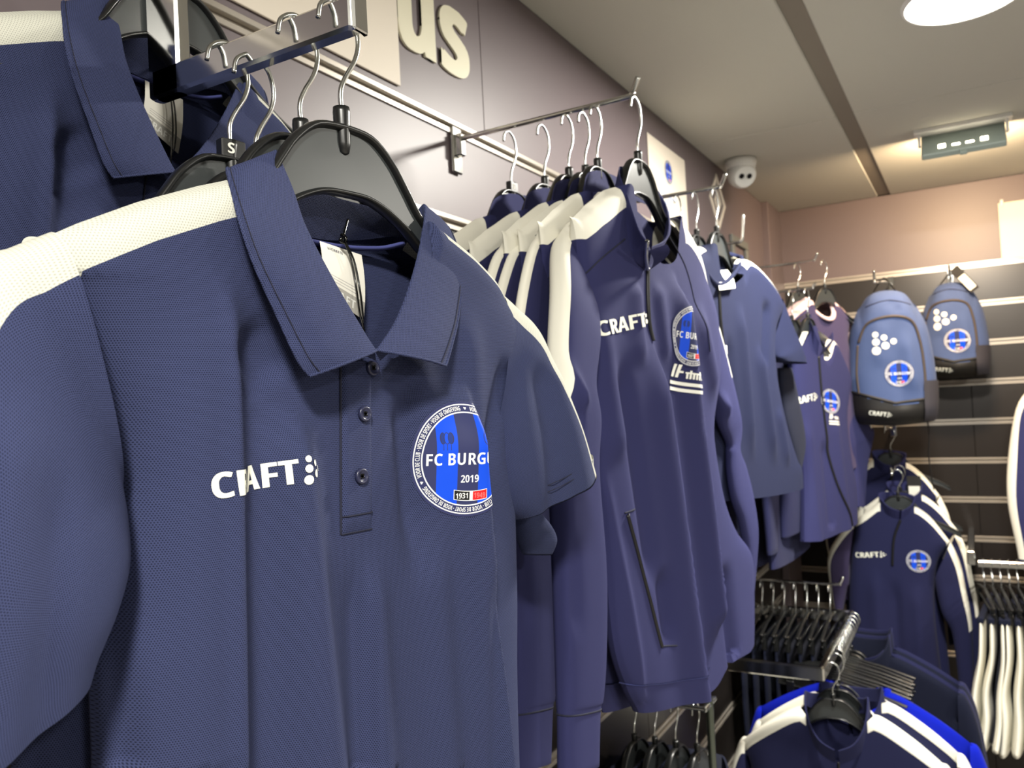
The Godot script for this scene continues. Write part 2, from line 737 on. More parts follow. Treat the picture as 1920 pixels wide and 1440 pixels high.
# ------------------------------------------------------------------ materials
func mat(col: Color, rough: float, metal := 0.0, spec := 0.5) -> StandardMaterial3D:
	var m := StandardMaterial3D.new()
	m.albedo_color = col
	m.roughness = rough
	m.metallic = metal
	m.metallic_specular = spec
	return m

func cloth(col: Color, rim: float, tex: Array, scale: float, bump: float, tint := 0.5) -> StandardMaterial3D:
	var m := mat(col, 0.85, 0.0, 0.25)
	if rim > 0:
		m.rim_enabled = true
		m.rim = rim
		m.rim_tint = tint
	if tex.size():
		m.albedo_texture = tex[1]
		m.heightmap_enabled = true
		m.heightmap_texture = tex[0]
		m.heightmap_scale = bump
		m.uv1_scale = Vector3(scale, scale, 1)
	return m

func printed(im: Image, cut: bool) -> StandardMaterial3D:
	var m := mat(Color.WHITE, 0.55, 0.0, 0.4)
	im.generate_mipmaps()
	m.albedo_texture = ImageTexture.create_from_image(im)
	m.texture_repeat = false
	if cut:
		m.transparency = BaseMaterial3D.TRANSPARENCY_ALPHA_SCISSOR
		m.alpha_scissor_threshold = 0.5
	return m

func glow(col: Color, energy: float) -> StandardMaterial3D:
	var m := mat(Color(0.9, 0.9, 0.9), 0.6)
	m.emission_enabled = true
	m.emission = col
	m.emission_energy_multiplier = energy
	return m

func materials() -> void:
	var pique := knit_images(16, 0.52)
	var fine := knit_images(8, 0.3)
	M.navy = cloth(Color(0.234, 0.260, 0.398), 0.35, pique, 96.0, 0.035, 0.8)
	M.stripe = cloth(Color(0.80, 0.80, 0.755), 0.1, knit_images(16, 0.22), 70.0, 0.02)
	M.jacket = cloth(Color(0.205, 0.212, 0.378), 0.25, fine, 120.0, 0.01, 0.8)
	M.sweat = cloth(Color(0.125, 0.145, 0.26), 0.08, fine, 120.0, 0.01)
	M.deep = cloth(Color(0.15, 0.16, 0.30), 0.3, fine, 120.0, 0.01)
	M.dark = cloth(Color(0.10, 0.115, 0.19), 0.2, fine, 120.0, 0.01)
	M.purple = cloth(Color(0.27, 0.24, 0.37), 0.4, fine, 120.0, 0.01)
	M.royal = cloth(Color(0.04, 0.12, 0.72), 0.3, fine, 120.0, 0.01)
	M.white = cloth(Color(0.92, 0.91, 0.86), 0.1, [], 1.0, 0.0)
	M.pink = cloth(Color(0.88, 0.76, 0.76), 0.1, [], 1.0, 0.0)
	M.tape = cloth(Color(0.27, 0.29, 0.5), 0.3, [], 1.0, 0.0)
	M.thread = mat(Color(0.10, 0.11, 0.19), 0.9)
	M.label = mat(Color(0.9, 0.89, 0.85), 0.7)
	M.button = mat(Color(0.16, 0.17, 0.27), 0.3)
	M.hole = mat(Color(0.02, 0.02, 0.03), 0.8)
	M.plastic = mat(Color(0.075, 0.08, 0.085), 0.32, 0.0, 0.6)
	M.web = mat(Color(0.20, 0.215, 0.22), 0.34, 0.0, 0.6)
	M.chrome = mat(Color(0.86, 0.86, 0.85), 0.12, 1.0)
	M.steel = mat(Color(0.42, 0.45, 0.42), 0.25, 1.0)
	M.wire = mat(Color(0.84, 0.85, 0.84), 0.2, 1.0)
	M.rail = mat(Color(0.74, 0.71, 0.67), 0.3, 0.55)
	M.wall = mat(Color(0.42, 0.375, 0.39), 0.45, 0.0, 0.5)
	M.slat = mat(Color(0.15, 0.135, 0.13), 0.3, 0.0, 0.5)
	M.back = mat(Color(0.03, 0.03, 0.03), 0.9)
	M.ceiling = mat(Color(0.76, 0.755, 0.72), 0.95, 0.0, 0.2)
	M.tbar = mat(Color(0.50, 0.47, 0.43), 0.7)
	M.floor = mat(Color(0.62, 0.60, 0.57), 0.6)
	M.plain = mat(Color(0.60, 0.59, 0.57), 0.9)
	M.far = mat(Color(0.11, 0.105, 0.105), 0.6)
	M.paper = mat(Color(0.90, 0.86, 0.80), 0.6)
	M.letter = mat(Color(0.90, 0.88, 0.78), 0.55)
	M.blue = mat(Color(0.32, 0.55, 0.85), 0.6)
	M.camera = mat(Color(0.87, 0.87, 0.86), 0.4)
	M.black = mat(Color(0.02, 0.02, 0.02), 0.2)
	M.fixture = mat(Color(0.55, 0.60, 0.58), 0.5)
	M.bag = cloth(Color(0.30, 0.36, 0.52), 0.25, fine, 60.0, 0.01)
	M.bagdark = mat(Color(0.075, 0.065, 0.06), 0.6)
	M.zip = mat(Color(0.12, 0.12, 0.13), 0.4, 0.3)
	M.zipbrown = mat(Color(0.24, 0.20, 0.17), 0.6)
	M.crest = printed(crest_image(), true)
	M.logo = printed(logo_image(true), true)
	M.dots = printed(logo_image(false), true)
	M.sponsor = printed(sponsor_image(), true)
	M.lamp = glow(Color(1.0, 0.96, 0.88), 14.0)
	M.led = glow(Color(1.0, 0.93, 0.8), 10.0)

func text_slab(o: Node3D, called: String, text: String, w: float, h: float, thick: float, tf: Transform3D, m: Material, weight := 700, fat := 0.0) -> void:
	# raised lettering from glyph triangles, fitted into w by h, centred
	var t := glyphs(text, weight)
	var e := extent(t)
	var A := Acc.new()
	var shifts := [Vector3.ZERO]
	if fat > 0:
		shifts = [Vector3(-fat, -fat * 0.4, 0), Vector3(fat, -fat * 0.4, 0.00003), Vector3(-fat, fat * 0.4, 0.00006), Vector3(fat, fat * 0.4, 0.00009), Vector3(0, 0, 0.00012)]
	for n in t.size() / 3 * shifts.size():
		var i: int = n / shifts.size() * 3
		var q := []
		for k in 3:
			var p := t[i + k] - e.get_center()
			q.append(Vector3(p.x * w / e.size.x, p.y * h / e.size.y, 0) + shifts[n % shifts.size()])
		if (q[1] - q[0]).cross(q[2] - q[0]).z > 0:
			q.reverse()
		var z := Vector3(0, 0, thick)
		A.tri(tf * (q[0] + z), tf * (q[1] + z), tf * (q[2] + z))
		for k in 3:
			A.quad(tf * (q[(k + 1) % 3] + z), tf * (q[k] + z), tf * q[k], tf * q[(k + 1) % 3])
	part(o, called, A, m)

# ------------------------------------------------------------------ garments
func std(p: Dictionary) -> Dictionary:
	# outlines of an ordinary hung top: y 0 at the side of the neck
	var sw: float = p.get("sw", 0.24)
	var nw: float = p.get("nw", 0.075)
	var dr: float = p.get("drop", 0.065)
	var ch: float = p.get("ch", sw - 0.005)
	var hh: float = p.get("hh", ch)
	var ln: float = p.get("len", 0.72)
	var nd: float = p.get("nd", 0.075)
	var d := {
		"L": pv([-sw, -dr, -sw + 0.025, -dr - 0.08, -ch, -0.24, -hh, -ln - 0.05]),
		"R": pv([sw, -dr, sw - 0.025, -dr - 0.08, ch, -0.24, hh, -ln - 0.05]),
		"top": pv([-sw, -dr, -(sw + nw) / 2, -dr * 0.4, -nw, 0, -nw * 0.75, -nd * 0.6, 0, -nd, nw * 0.75, -nd * 0.6, nw, 0, (sw + nw) / 2, -dr * 0.4, sw, -dr]),
		"topb": pv([-sw, -dr, -(sw + nw) / 2, -dr * 0.4, -nw, 0, 0, -0.02, nw, 0, (sw + nw) / 2, -dr * 0.4, sw, -dr]),
		"hem": pv([-sw, -ln, 0, -ln - 0.008, sw, -ln]),
		"nl": -nw, "nr": nw, "T": p.get("T", 0.05), "Tb": 0.05, "zc": -0.05, "zr": -0.035, "folds": p.get("folds", []),
	}
	return d

func ordinary(called: String, label: String, at: Vector3, turn: float, p: Dictionary, group := "", category := "jacket") -> Node3D:
	var o := thing(called, label, category, at, turn, group)
	var m: Material = p.get("mat", M.jacket)
	var s := sheet(std(p))
	var sw: float = p.get("sw", 0.24)
	var dr: float = p.get("drop", 0.065)
	var w: float = p.get("stripe", 0.0)
	var sm: Material = p.get("smat", M.white)
	torso(o, s, m, sm, 44, 40, Vector2(w, w))
	var long: bool = p.get("long", true)
	var spread: float = p.get("spread", 0.05)
	for sd in [-1, 1]:
		var st: Array = [[sd * (sw - 0.015), -dr + 0.007, sd * (sw - 0.02), -dr - 0.15, -0.05, 0.045], [sd * (sw + 0.004), -dr - 0.004, sd * (sw - 0.02), -dr - 0.16, -0.05, 0.045], [sd * (sw + spread * 0.6), -dr - 0.08, sd * (sw - 0.015), -dr - 0.2, -0.045, 0.042]]
		if long:
			st.append_array([[sd * (sw + spread), -0.33, sd * (sw - 0.06), -0.35, -0.04, 0.04], [sd * (sw + spread * 1.1), -0.48, sd * (sw - 0.045), -0.49, -0.035, 0.035], [sd * (sw + spread * 0.9), -0.64, sd * (sw - 0.045), -0.64, -0.035, 0.026], [sd * (sw + spread * 0.85), -0.69, sd * (sw - 0.035), -0.69, -0.035, 0.022]])
		else:
			st.append([sd * (sw + spread * 1.3), -0.27, sd * (sw - 0.01), -0.29, -0.045, 0.04])
		sleeve(o, st, sd > 0, m, {"n": 30, "nphi": 32, "sf": 0.9 if w > 0 else 0.0, "smat": sm, "cuff": 28 if long else 999, "stripe_end": p.get("stripe_end", 999)})
	var nw: float = p.get("nw", 0.075)
	var nd: float = p.get("nd", 0.075)
	var cm: Material = p.get("cmat", m)
	if p.get("collar", "stand") == "stand":
		var hgt: float = p.get("ch_", 0.055)
		var B := PackedVector3Array()
		var T := PackedVector3Array()
		for k in 13:
			var a := PI / 2 + TAU * (0.01 + 0.98 * k / 12.0)
			var x := nw * cos(a)
			var y := -nd * maxf(0.0, sin(a)) - 0.018 * maxf(0.0, -sin(a))
			B.append(Vector3(x, y, -0.045 + 0.05 * sin(a)))
			T.append(Vector3(x * 0.96, y + hgt, -0.045 + 0.056 * sin(a) + (0.012 if sin(a) > 0 else 0.0)))
		stand(o, [B, T], cm)
	else:
		var ring := PackedVector3Array()
		for k in 25:
			var a := TAU * k / 24
			ring.append(Vector3(nw * cos(a), -nd * maxf(0.0, sin(a)) - 0.018 * maxf(0.0, -sin(a)) + 0.004, -0.04 + 0.04 * sin(a)))
		var A := Acc.new()
		A.tube(ring, 0.009, 8, 0.6)
		part(o, "neckband", A, cm)
	if p.get("zip", 0.0) > 0:
		seam(o, s, "zip", pv([0.0, -nd - 0.003, 0.003, -nd - p.zip * 0.5, 0.0, -nd - p.zip]), 0.0035, M.zip, 0.001)
	if p.has("crest"):
		patch(o, s, "crest", p.crest, Vector2(0.085, 0.085), 0, M.crest, 0.0015, 20, 20, "round blue club crest")
	if p.has("logo"):
		patch(o, s, "chest_print", p.logo, Vector2(0.12, 0.03), 0.05, M.logo, 0.0015, 20, 8, "white brand lettering")
	o.scale = Vector3(1, 1, p.get("slim", 1.0))
	return o

func stand(o: Node3D, curves: Array, m: Material, called := "collar", n := 48) -> void:
	var A := Acc.new()
	var P := loft(curves, n, 8)
	# a second skin inside, joined over the top edge
	var Q: Array = []
	var cx := 0.0
	for q in P[0]:
		cx += q.x / P[0].size()
	for j in P.size():
		var row := PackedVector3Array()
		for q in P[P.size() - 1 - j]:
			var out := Vector3(q.x - cx, 0, q.z + 0.045).normalized()
			row.append(q - out * 0.004)
		Q.append(row)
	var all: Array = []
	for r in P:
		all.append(r)
	for r in Q:
		all.append(r)
	all.reverse()
	A.grid(all, null, [], false)
	part(o, called, A, m)

func fold_collar(o: Node3D, B: PackedVector3Array, T: PackedVector3Array, E: PackedVector3Array, m: Material, c: Vector3) -> void:
	var n := 96
	var b := cr3(B, n)
	var t := cr3(T, n)
	var e := cr3(E, n)
	var rows: Array = []
	for j in 22:
		rows.append(PackedVector3Array())
	for i in n + 1:
		var out := Vector3(t[i].x - c.x, 0, t[i].z - c.z).normalized()
		var up := (t[i] - b[i]).normalized()
		var dn := (e[i] - t[i])
		var dd := dn.normalized()
		# the stand, the rolled top, the fall
		var r := 0.0022
		var pts: Array = [b[i], b[i].lerp(t[i], 0.5) - out * 0.001, t[i] - up * 0.004 - out * r, t[i] - out * r * 0.3 + up * 0.0008, t[i] + out * r * 0.9 + dd * 0.003, t[i] + dn * 0.35 + out * 0.006, t[i] + dn * 0.7 + out * 0.006, e[i] + out * 0.0008]
		for j in 22:
			var f := float(j) / 21 * (pts.size() - 1)
			var k: int = mini(int(f), pts.size() - 2)
			rows[j].append((pts[k] as Vector3).cubic_interpolate(pts[k + 1], pts[maxi(k - 1, 0)], pts[mini(k + 2, pts.size() - 1)], f - k))
	var A := Acc.new()
	rows.reverse()
	A.grid(rows, null, [], false)
	# a doubled edge round the fall
	var edge := PackedVector3Array()
	for j in range(0, 14):
		edge.append(rows[13 - j][0])
	for i in range(1, n):
		edge.append(rows[0][i])
	for j in range(0, 14):
		edge.append(rows[j][n])
	A.tube(edge, 0.0011, 6)
	part(o, "collar", A, m)
	var S := Acc.new()
	var stitch := PackedVector3Array()
	for i in n + 1:
		stitch.append(rows[1][i].lerp(rows[2][i], 0.35) + Vector3(0, 0, 0.0006))
	S.tube(stitch, 0.0004, 5)
	part(o, "collar_stitching", S, M.thread)

func button(o: Node3D, p: Vector3, nrm: Vector3, r := 0.0057) -> void:
	var x := nrm.cross(Vector3.UP).normalized()
	var tf := Transform3D(Basis(x, nrm, x.cross(nrm)), p)
	var A := Acc.new()
	A.lathe(pv([0.0, 0.0022, r * 0.55, 0.0022, r * 0.66, 0.0030, r * 0.85, 0.0033, r, 0.0024, r, 0.0008, r * 0.8, 0.0, 0.0, 0.0]), tf, 28)
	var b := part(o, "button", A, M.button)
	var H := Acc.new()
	for k in 4:
		var c := Vector3(cos(PI / 4 + k * PI / 2), 0, sin(PI / 4 + k * PI / 2)) * r * 0.27
		H.lathe(pv([0.0, 0.00235, r * 0.13, 0.00235, r * 0.13, 0.0020]), tf * Transform3D(Basis(), c), 10)
	part(b, "thread_hole", H, M.hole)

func quad_patch(o: Node3D, called: String, p: PackedVector3Array, m: Material, bend := 0.0, label := "") -> MeshInstance3D:
	# top left, top right, bottom right, bottom left, with a little thickness
	var P: Array = []
	var UV: Array = []
	for j in 9:
		var row := PackedVector3Array()
		var uvr := PackedVector2Array()
		for i in 9:
			var u := i / 8.0
			var v := j / 8.0
			row.append(p[0].lerp(p[1], u).lerp(p[3].lerp(p[2], u), v) + Vector3(0, 0, bend * sin(PI * v)))
			uvr.append(Vector2(u, v))
		P.append(row)
		UV.append(uvr)
	var A := Acc.new()
	A.grid(P, null, UV)
	for r in P.size():
		for i in P[r].size():
			P[r][i] -= Vector3(0, 0, 0.0006)
	A.grid(P, null, UV, true)
	return part(o, called, A, m, label)

func label_material() -> Material:
	var im := Image.create_empty(128, 192, false, Image.FORMAT_RGBA8)
	im.fill(Color(0.93, 0.92, 0.88))
	write(im, "WOMEN", Vector2(42, 18), 46, 11, Color(0.4, 0.4, 0.42))
	for k in 3:
		im.fill_rect(Rect2i(18, 112 + k * 9, 84, 3), Color(0.75, 0.74, 0.72))
	im.fill_rect(Rect2i(0, 142, 128, 50), Color(0.68, 0.67, 0.64))
	write(im, "CRAFT", Vector2(58, 166), 84, 26, Color(0.9, 0.9, 0.88))
	return printed(im, false)

func polo(label: String, at: Vector3, turn: float, group := "") -> Node3D:
	var o := thing("polo_shirt", label, "polo shirt", at, turn, group)
	var s := sheet({
		"L": pv([-0.1984, 0.0407, -0.1901, 0.0342, -0.1728, 0.0027, -0.157, -0.0376, -0.1531, -0.0718, -0.1569, -0.1067, -0.1635, -0.1541, -0.1698, -0.1874, -0.1701, -0.2341, -0.1717, -0.3089]),
		"R": pv([0.208, 0.05, 0.2315, 0.0152, 0.2097, -0.0253, 0.1995, -0.0646, 0.2024, -0.1238, 0.1992, -0.2113, 0.1934, -0.2824, 0.1898, -0.3722, 0.1889, -0.4949]),
		"smooth_top": false, "top": pv([-0.205, 0.052, -0.175, 0.070, -0.14, 0.088, -0.10, 0.105, -0.078, 0.113, -0.07, 0.09, -0.060, 0.065, -0.045, 0.040, -0.03, 0.022, -0.01, 0.004, 0.016, -0.006, 0.038, 0.004, 0.055, 0.02, 0.07, 0.044, 0.083, 0.07, 0.092, 0.098, 0.097, 0.111, 0.115, 0.103, 0.14, 0.092, 0.175, 0.073, 0.208, 0.05]),
		"topb": pv([-0.205, 0.052, -0.175, 0.070, -0.14, 0.088, -0.10, 0.105, -0.078, 0.113, -0.05, 0.105, 0.012, 0.100, 0.07, 0.104, 0.097, 0.111, 0.115, 0.103, 0.14, 0.092, 0.175, 0.073, 0.208, 0.05]),
		"hem": pv([-0.3, -0.455, 0, -0.46, 0.3, -0.455]),
		"nl": -0.078, "nr": 0.097, "T": 0.042, "Tb": 0.022, "zc": -0.045, "zr": -0.028, "rc": 0.026, "pw": 7.0,
		"folds": [
			[-0.0963, 0.0574, -0.1053, -0.2507, 0.032, 0.010, 0.010, 0.25, 0.0],
			[-0.0973, 0.0537, -0.1058, -0.2501, 0.006, 0.005, 0.005, 0.25, 0.0],
			[-0.0582, -0.0313, -0.0405, -0.2747, 0.026, 0.014, 0.018, 0.2, 0.0],
			[0.0505, -0.0129, 0.0567, -0.1869, 0.014, 0.014, -0.016, 0.25, 0.4],
			[0.1077, -0.014, 0.1325, -0.3389, 0.026, 0.006, 0.021, 0.2, 0.0],
			[0.069, -0.1236, 0.0744, -0.3185, 0.015, 0.013, 0.0065, 0.3, 0.0],
			[0.0065, -0.1375, 0.009, -0.2938, 0.012, 0.012, 0.0078, 0.3, 0.0],
			[-0.1669, -0.0832, -0.1618, -0.2295, 0.007, 0.006, -0.0156, 0.2, 0.0],
			[-0.1401, 0.0008, -0.15, -0.2339, 0.025, 0.03, 0.0052, 0.3, 0.0],
			[-0.088, 0.0154, -0.0588, -0.0244, 0.02, 0.02, -0.0078, 0.3, 0.3],
			[0.1774, 0.0006, 0.1298, -0.1056, 0.012, 0.012, -0.0078, 0.2, 0.3],
			[0.1247, 0.0435, 0.1265, -0.1053, 0.014, 0.014, 0.0052, 0.3, 0.3],
			[-0.0736, 0.06, -0.0837, -0.2589, 0.016, 0.018, -0.006, 0.25, 0.0],
			[-0.0083, -0.1424, -0.0123, -0.2858, 0.010, 0.012, -0.006, 0.3, 0.0],
			[-0.1228, 0.0262, -0.1307, -0.2412, 0.012, 0.016, 0.003, 0.3, 0.0],
			[0.058, 0.0065, 0.0707, -0.0423, 0.014, 0.016, 0.005, 0.4, 0.4],
			[0.1218, -0.1652, 0.1184, -0.3351, 0.008, 0.008, -0.006, 0.3, 0.0],
		],
	})
	torso(o, s, M.navy, M.stripe, 150, 130, Vector2(0.027, 0.013), 0.014)
	# sleeves
	sleeve(o, [[-0.188, 0.0640, -0.158, -0.085, -0.034, 0.030], [-0.208, 0.0530, -0.158, -0.09, -0.033, 0.032], [-0.236, 0.036, -0.158, -0.105, -0.026, 0.033], [-0.270, -0.03, -0.162, -0.125, -0.018, 0.037], [-0.298, -0.11, -0.170, -0.147, -0.02, 0.045], [-0.318, -0.20, -0.179, -0.166, -0.022, 0.045], [-0.324, -0.232, -0.183, -0.178, -0.022, 0.043]], false, M.navy,
		{"n": 60, "nphi": 96, "sf": 1.0, "smat": M.stripe, "folds": [[-0.225, -0.02, -0.25, -0.24, 0.012, 0.02, 0.006, 0.2, 0.0], [-0.205, -0.05, -0.22, -0.2, 0.01, 0.008, -0.004, 0.3, 0.0]]})
	sleeve(o, [[0.192, 0.061, 0.160, -0.075, -0.037, 0.030], [0.21, 0.050, 0.161, -0.085, -0.036, 0.031], [0.236, 0.027, 0.163, -0.10, -0.03, 0.032], [0.262, -0.02, 0.168, -0.122, -0.03, 0.036], [0.292, -0.066, 0.178, -0.138, -0.03, 0.036], [0.315, -0.117, 0.194, -0.149, -0.03, 0.034]], true, M.navy,
		{"n": 50, "nphi": 72, "sf": 0.35, "sb": 1.0, "smat": M.stripe, "folds": [[0.21, 0.0, 0.225, -0.15, 0.012, 0.014, -0.008, 0.2, 0.0], [0.24, 0.0, 0.27, -0.13, 0.012, 0.02, 0.005, 0.2, 0.0]]})
	# the back of the right sleeve's opening, rolled under
	sleeve(o, [[0.2587, -0.153, 0.2245, -0.1422, -0.05, 0.012], [0.275, -0.1675, 0.2281, -0.158, -0.05, 0.014], [0.2871, -0.184, 0.235, -0.1746, -0.052, 0.013], [0.2857, -0.1992, 0.246, -0.1923, -0.056, 0.008]], true, M.navy, {"n": 16, "nphi": 32})
	# double stitching at the sleeve ends
	for sd in 2:
		var S := Acc.new()
		for k in 2:
			var q := PackedVector3Array()
			for i in 31:
				var f := i / 30.0
				var up := 0.018 + 0.006 * k
				if sd == 0:
					q.append(Vector3(lerpf(-0.184, -0.30, f) , lerpf(-0.179, -0.226, f) + up, -0.022 + 0.0445 * pow(sin(PI * clampf(f * 0.85 + 0.05, 0, 1)), 0.6) + 0.0005))
				else:
					q.append(Vector3(lerpf(0.2, 0.310, f), lerpf(-0.149, -0.118, f) + up, -0.03 + 0.035 * pow(sin(PI * clampf(f * 0.86 + 0.09, 0, 1)), 0.6) + 0.0005))
			S.tube(q, 0.0004, 5)
		part(o, "hem_stitching", S, M.thread)
	# collar
	var B := pv3([0.014, -0.008, 0.004, -0.004, 0.0, 0.002, -0.03, 0.022, -0.002, -0.055, 0.062, -0.01, -0.072, 0.098, -0.028, -0.06, 0.1, -0.05, -0.02, 0.096, -0.06, 0.02, 0.092, -0.062, 0.06, 0.096, -0.06, 0.088, 0.1, -0.045, 0.094, 0.09, -0.03, 0.08, 0.05, -0.008, 0.055, 0.02, 0.0, 0.03, 0.0, 0.003, 0.018, -0.008, 0.004])
	var T := pv3([-0.0008, -0.0024, 0.022, -0.0097, 0.0104, 0.02, -0.0285, 0.0472, 0.012, -0.0372, 0.0831, -0.003, -0.0361, 0.1131, -0.018, -0.0352, 0.1437, -0.036, -0.0081, 0.1316, -0.055, 0.0291, 0.1285, -0.064, 0.0726, 0.126, -0.064, 0.1063, 0.1198, -0.052, 0.1096, 0.1278, -0.034, 0.0841, 0.0952, -0.012, 0.057, 0.0564, 0.002, 0.0274, 0.0217, 0.014, -0.0008, -0.0024, 0.022])
	var E := pv3([-0.0577, -0.0199, 0.022, -0.066, -0.0087, 0.021, -0.0757, 0.019, 0.016, -0.0874, 0.0483, 0.013, -0.0933, 0.0712, 0.01, -0.089, 0.0939, -0.004, -0.0732, 0.1228, -0.034, -0.0252, 0.1084, -0.078, 0.0266, 0.0916, -0.084, 0.0878, 0.0944, -0.084, 0.1443, 0.1021, -0.076, 0.1358, 0.1132, -0.036, 0.1261, 0.0714, -0.012, 0.1065, 0.0307, 0, 0.0847, 0.0051, 0.012, 0.0686, -0.0126, 0.02])
	fold_collar(o, B, T, E, M.navy, Vector3(0.01, 0, -0.04))
	# neck tape inside
	var tape := pv3([-0.066, 0.092, -0.040, -0.045, 0.090, -0.053, 0.0, 0.089, -0.060, 0.04, 0.088, -0.061, 0.075, 0.090, -0.054, 0.09, 0.094, -0.04])
	var TA := Acc.new()
	TA.tube(cr3(tape, 40), 0.0045, 8, 0.45)
	part(o, "neck_tape", TA, M.tape)
	# placket with its buttons
	var P: Array = []
	for j in 41:
		var row := PackedVector3Array()
		var f := j / 40.0
		var y := lerpf(-0.008, -0.128, f)
		var xl := lerpf(-0.012, -0.0185, f)
		for i in 17:
			var g := i / 16.0
			var x := xl + 0.027 * g
			var lift := 0.0022 * minf(1, minf(g, 1 - g) * 10) + 0.0003
			row.append(s.pt(x, y, lift * minf(1, (1 - f) * 14 + 0.1)))
		P.append(row)
	var PA := Acc.new()
	PA.grid(P)
	var pk := part(o, "placket", PA, M.navy)
	var PS := Acc.new()
	var line := PackedVector3Array()
	for j in 41:
		line.append(P[j][0] + Vector3(-0.0006, 0, 0.0))
	PS.tube(line, 0.0009, 6)
	for f in [36, 40]:
		var l2 := PackedVector3Array()
		for i in 17:
			l2.append(P[f][i] + Vector3(0, 0, 0.0004))
		PS.tube(l2, 0.0006, 5)
	part(pk, "placket_stitching", PS, M.thread)
	for q in [pv([0.0137, -0.013])[0], pv([0.0043, -0.0458])[0], pv([-0.0012, -0.0895])[0]]:
		button(o, s.pt(q.x, q.y, 0.0022), (s.nrm(q.x, q.y) + Vector3(0, 0.05, 0.3)).normalized())
	# armhole seams
	seam(o, s, "armhole_seam", pv([-0.1963, 0.0318, -0.18, 0.0007, -0.165, -0.0379, -0.1613, -0.0696]), 0.0006, M.thread, 0.0002)
	seam(o, s, "armhole_seam", pv([0.202, 0.0101, 0.18, -0.0261, 0.1703, -0.0635, 0.1752, -0.1131]), 0.0006, M.thread, 0.0002)
	# prints
	patch(o, s, "crest", pv([0.0979, -0.0854])[0], Vector2(0.094, 0.092), -0.04, M.crest, 0.0007, 80, 60, "round blue club crest")
	patch(o, s, "chest_print", pv([-0.081, -0.0814])[0], Vector2(0.090, 0.021), 0.06, M.logo, 0.0007, 80, 20, "white brand lettering")
	# label and the cord of the swing tag
	quad_patch(o, "neck_label", pv3([0.0157, 0.0889, -0.056, 0.0573, 0.083, -0.057, 0.053, 0.0293, -0.053, 0.0107, 0.0495, -0.051]), label_material(), 0.003, "white printed neck label")
	var C := Acc.new()
	C.tube(cr3(pv3([0.0431, 0.1093, -0.055, 0.0366, 0.1, -0.051, 0.0316, 0.0916, -0.048]), 12), 0.0011, 6)
	C.tube(cr3(pv3([0.0318, 0.0949, -0.05, 0.0326, 0.0918, -0.046, 0.0322, 0.0886, -0.047, 0.0306, 0.0906, -0.05, 0.0344, 0.0941, -0.048]), 20), 0.0014, 6)
	C.tube(cr3(pv3([0.0326, 0.0897, -0.048, 0.037, 0.076, -0.046, 0.0376, 0.0525, -0.042, 0.0296, 0.0318, -0.03, 0.0159, 0.0159, -0.01, 0.0111, 0.0027, -0.004]), 40), 0.0008, 6)
	C.tube(cr3(pv3([0.0336, 0.0898, -0.048, 0.0401, 0.0742, -0.046, 0.0412, 0.0506, -0.042, 0.0326, 0.03, -0.03, 0.0159, 0.0159, -0.01, 0.0121, 0.0027, -0.004]), 40), 0.0008, 6)
	part(o, "tag_cord", C, M.black, "thin black tag cord")
	return o

# ------------------------------------------------------------------ hangers and fittings
func hook_path(k := 1.0) -> PackedVector3Array:
	return pv3([0, -0.012, 0, 0, 0.012, 0, 0, 0.028, 0, 0.005, 0.040, 0, 0.016, 0.058, 0, 0.0195, 0.074, 0, 0.0145 * k, 0.091, 0, 0, 0.099, 0, -0.014, 0.092, 0, -0.018, 0.079, 0])

func hanger(label: String, at: Vector3, turn: float, group := "", tagged := false) -> Node3D:
	var o := thing("clothes_hanger", label, "hanger", at, turn, group)
	var up := PackedVector2Array()
	var lo := PackedVector2Array()
	var U := pv3([0, 0, 0, 0.025, -0.003, 0, 0.045, -0.018, 0, 0.06, -0.038, 0, 0.078, -0.062, 0, 0.115, -0.088, 0, 0.165, -0.112, 0, 0.2, -0.135, 0])
	var D := pv3([0, -0.050, 0, 0.02, -0.051, 0, 0.04, -0.058, 0, 0.06, -0.070, 0, 0.08, -0.086, 0, 0.115, -0.106, 0, 0.165, -0.128, 0, 0.2, -0.148, 0])
	var u := cr3(U, 28)
	var d := cr3(D, 28)
	var top := PackedVector3Array()
	var bot := PackedVector3Array()
	for i in range(28, 0, -1):
		top.append(Vector3(-u[i].x, u[i].y, 0))
		bot.append(Vector3(-d[i].x, d[i].y, 0))
	for i in 29:
		top.append(u[i])
		bot.append(d[i])
	var W := Acc.new()
	for z in [0.0016, -0.0016]:
		W.grid([top, bot], null, [], z < 0)
		for k in W.v.size():
			if W.v[k].z == 0.0:
				W.v[k].z = z
	part(o, "web", W, M.web, "grey plastic web of the hanger")
	var Rm := Acc.new()
	Rm.tube(top, 0.0068, 10, 0.45)
	Rm.tube(bot, 0.0062, 10, 0.4)
	part(o, "rim", Rm, M.plastic, "black rounded rim")
	var Bs := Acc.new()
	Bs.lathe(pv([0.0, 0.016, 0.0062, 0.016, 0.0066, 0.012, 0.0062, 0.002, 0.0058, -0.012, 0.0045, -0.019, 0.0, -0.022]), Transform3D(), 18)
	part(o, "boss", Bs, M.plastic)
	var H := Acc.new()
	H.tube(cr3(hook_path(), 48), 0.0019, 10)
	part(o, "hook", H, M.wire, "bright wire hook")
	if tagged:
		var G := Acc.new()
		G.box(Vector3(-0.011, 0.0, -0.004), Vector3(0.011, 0.016, 0.006), 0.001)
		var g := part(o, "size_tag", G, M.plastic, "black size marker with a white letter")
		text_slab(g, "size_letter", "S", 0.006, 0.009, 0.0006, Transform3D(Basis(), Vector3(-0.003, 0.008, 0.006)), M.label)
	return o

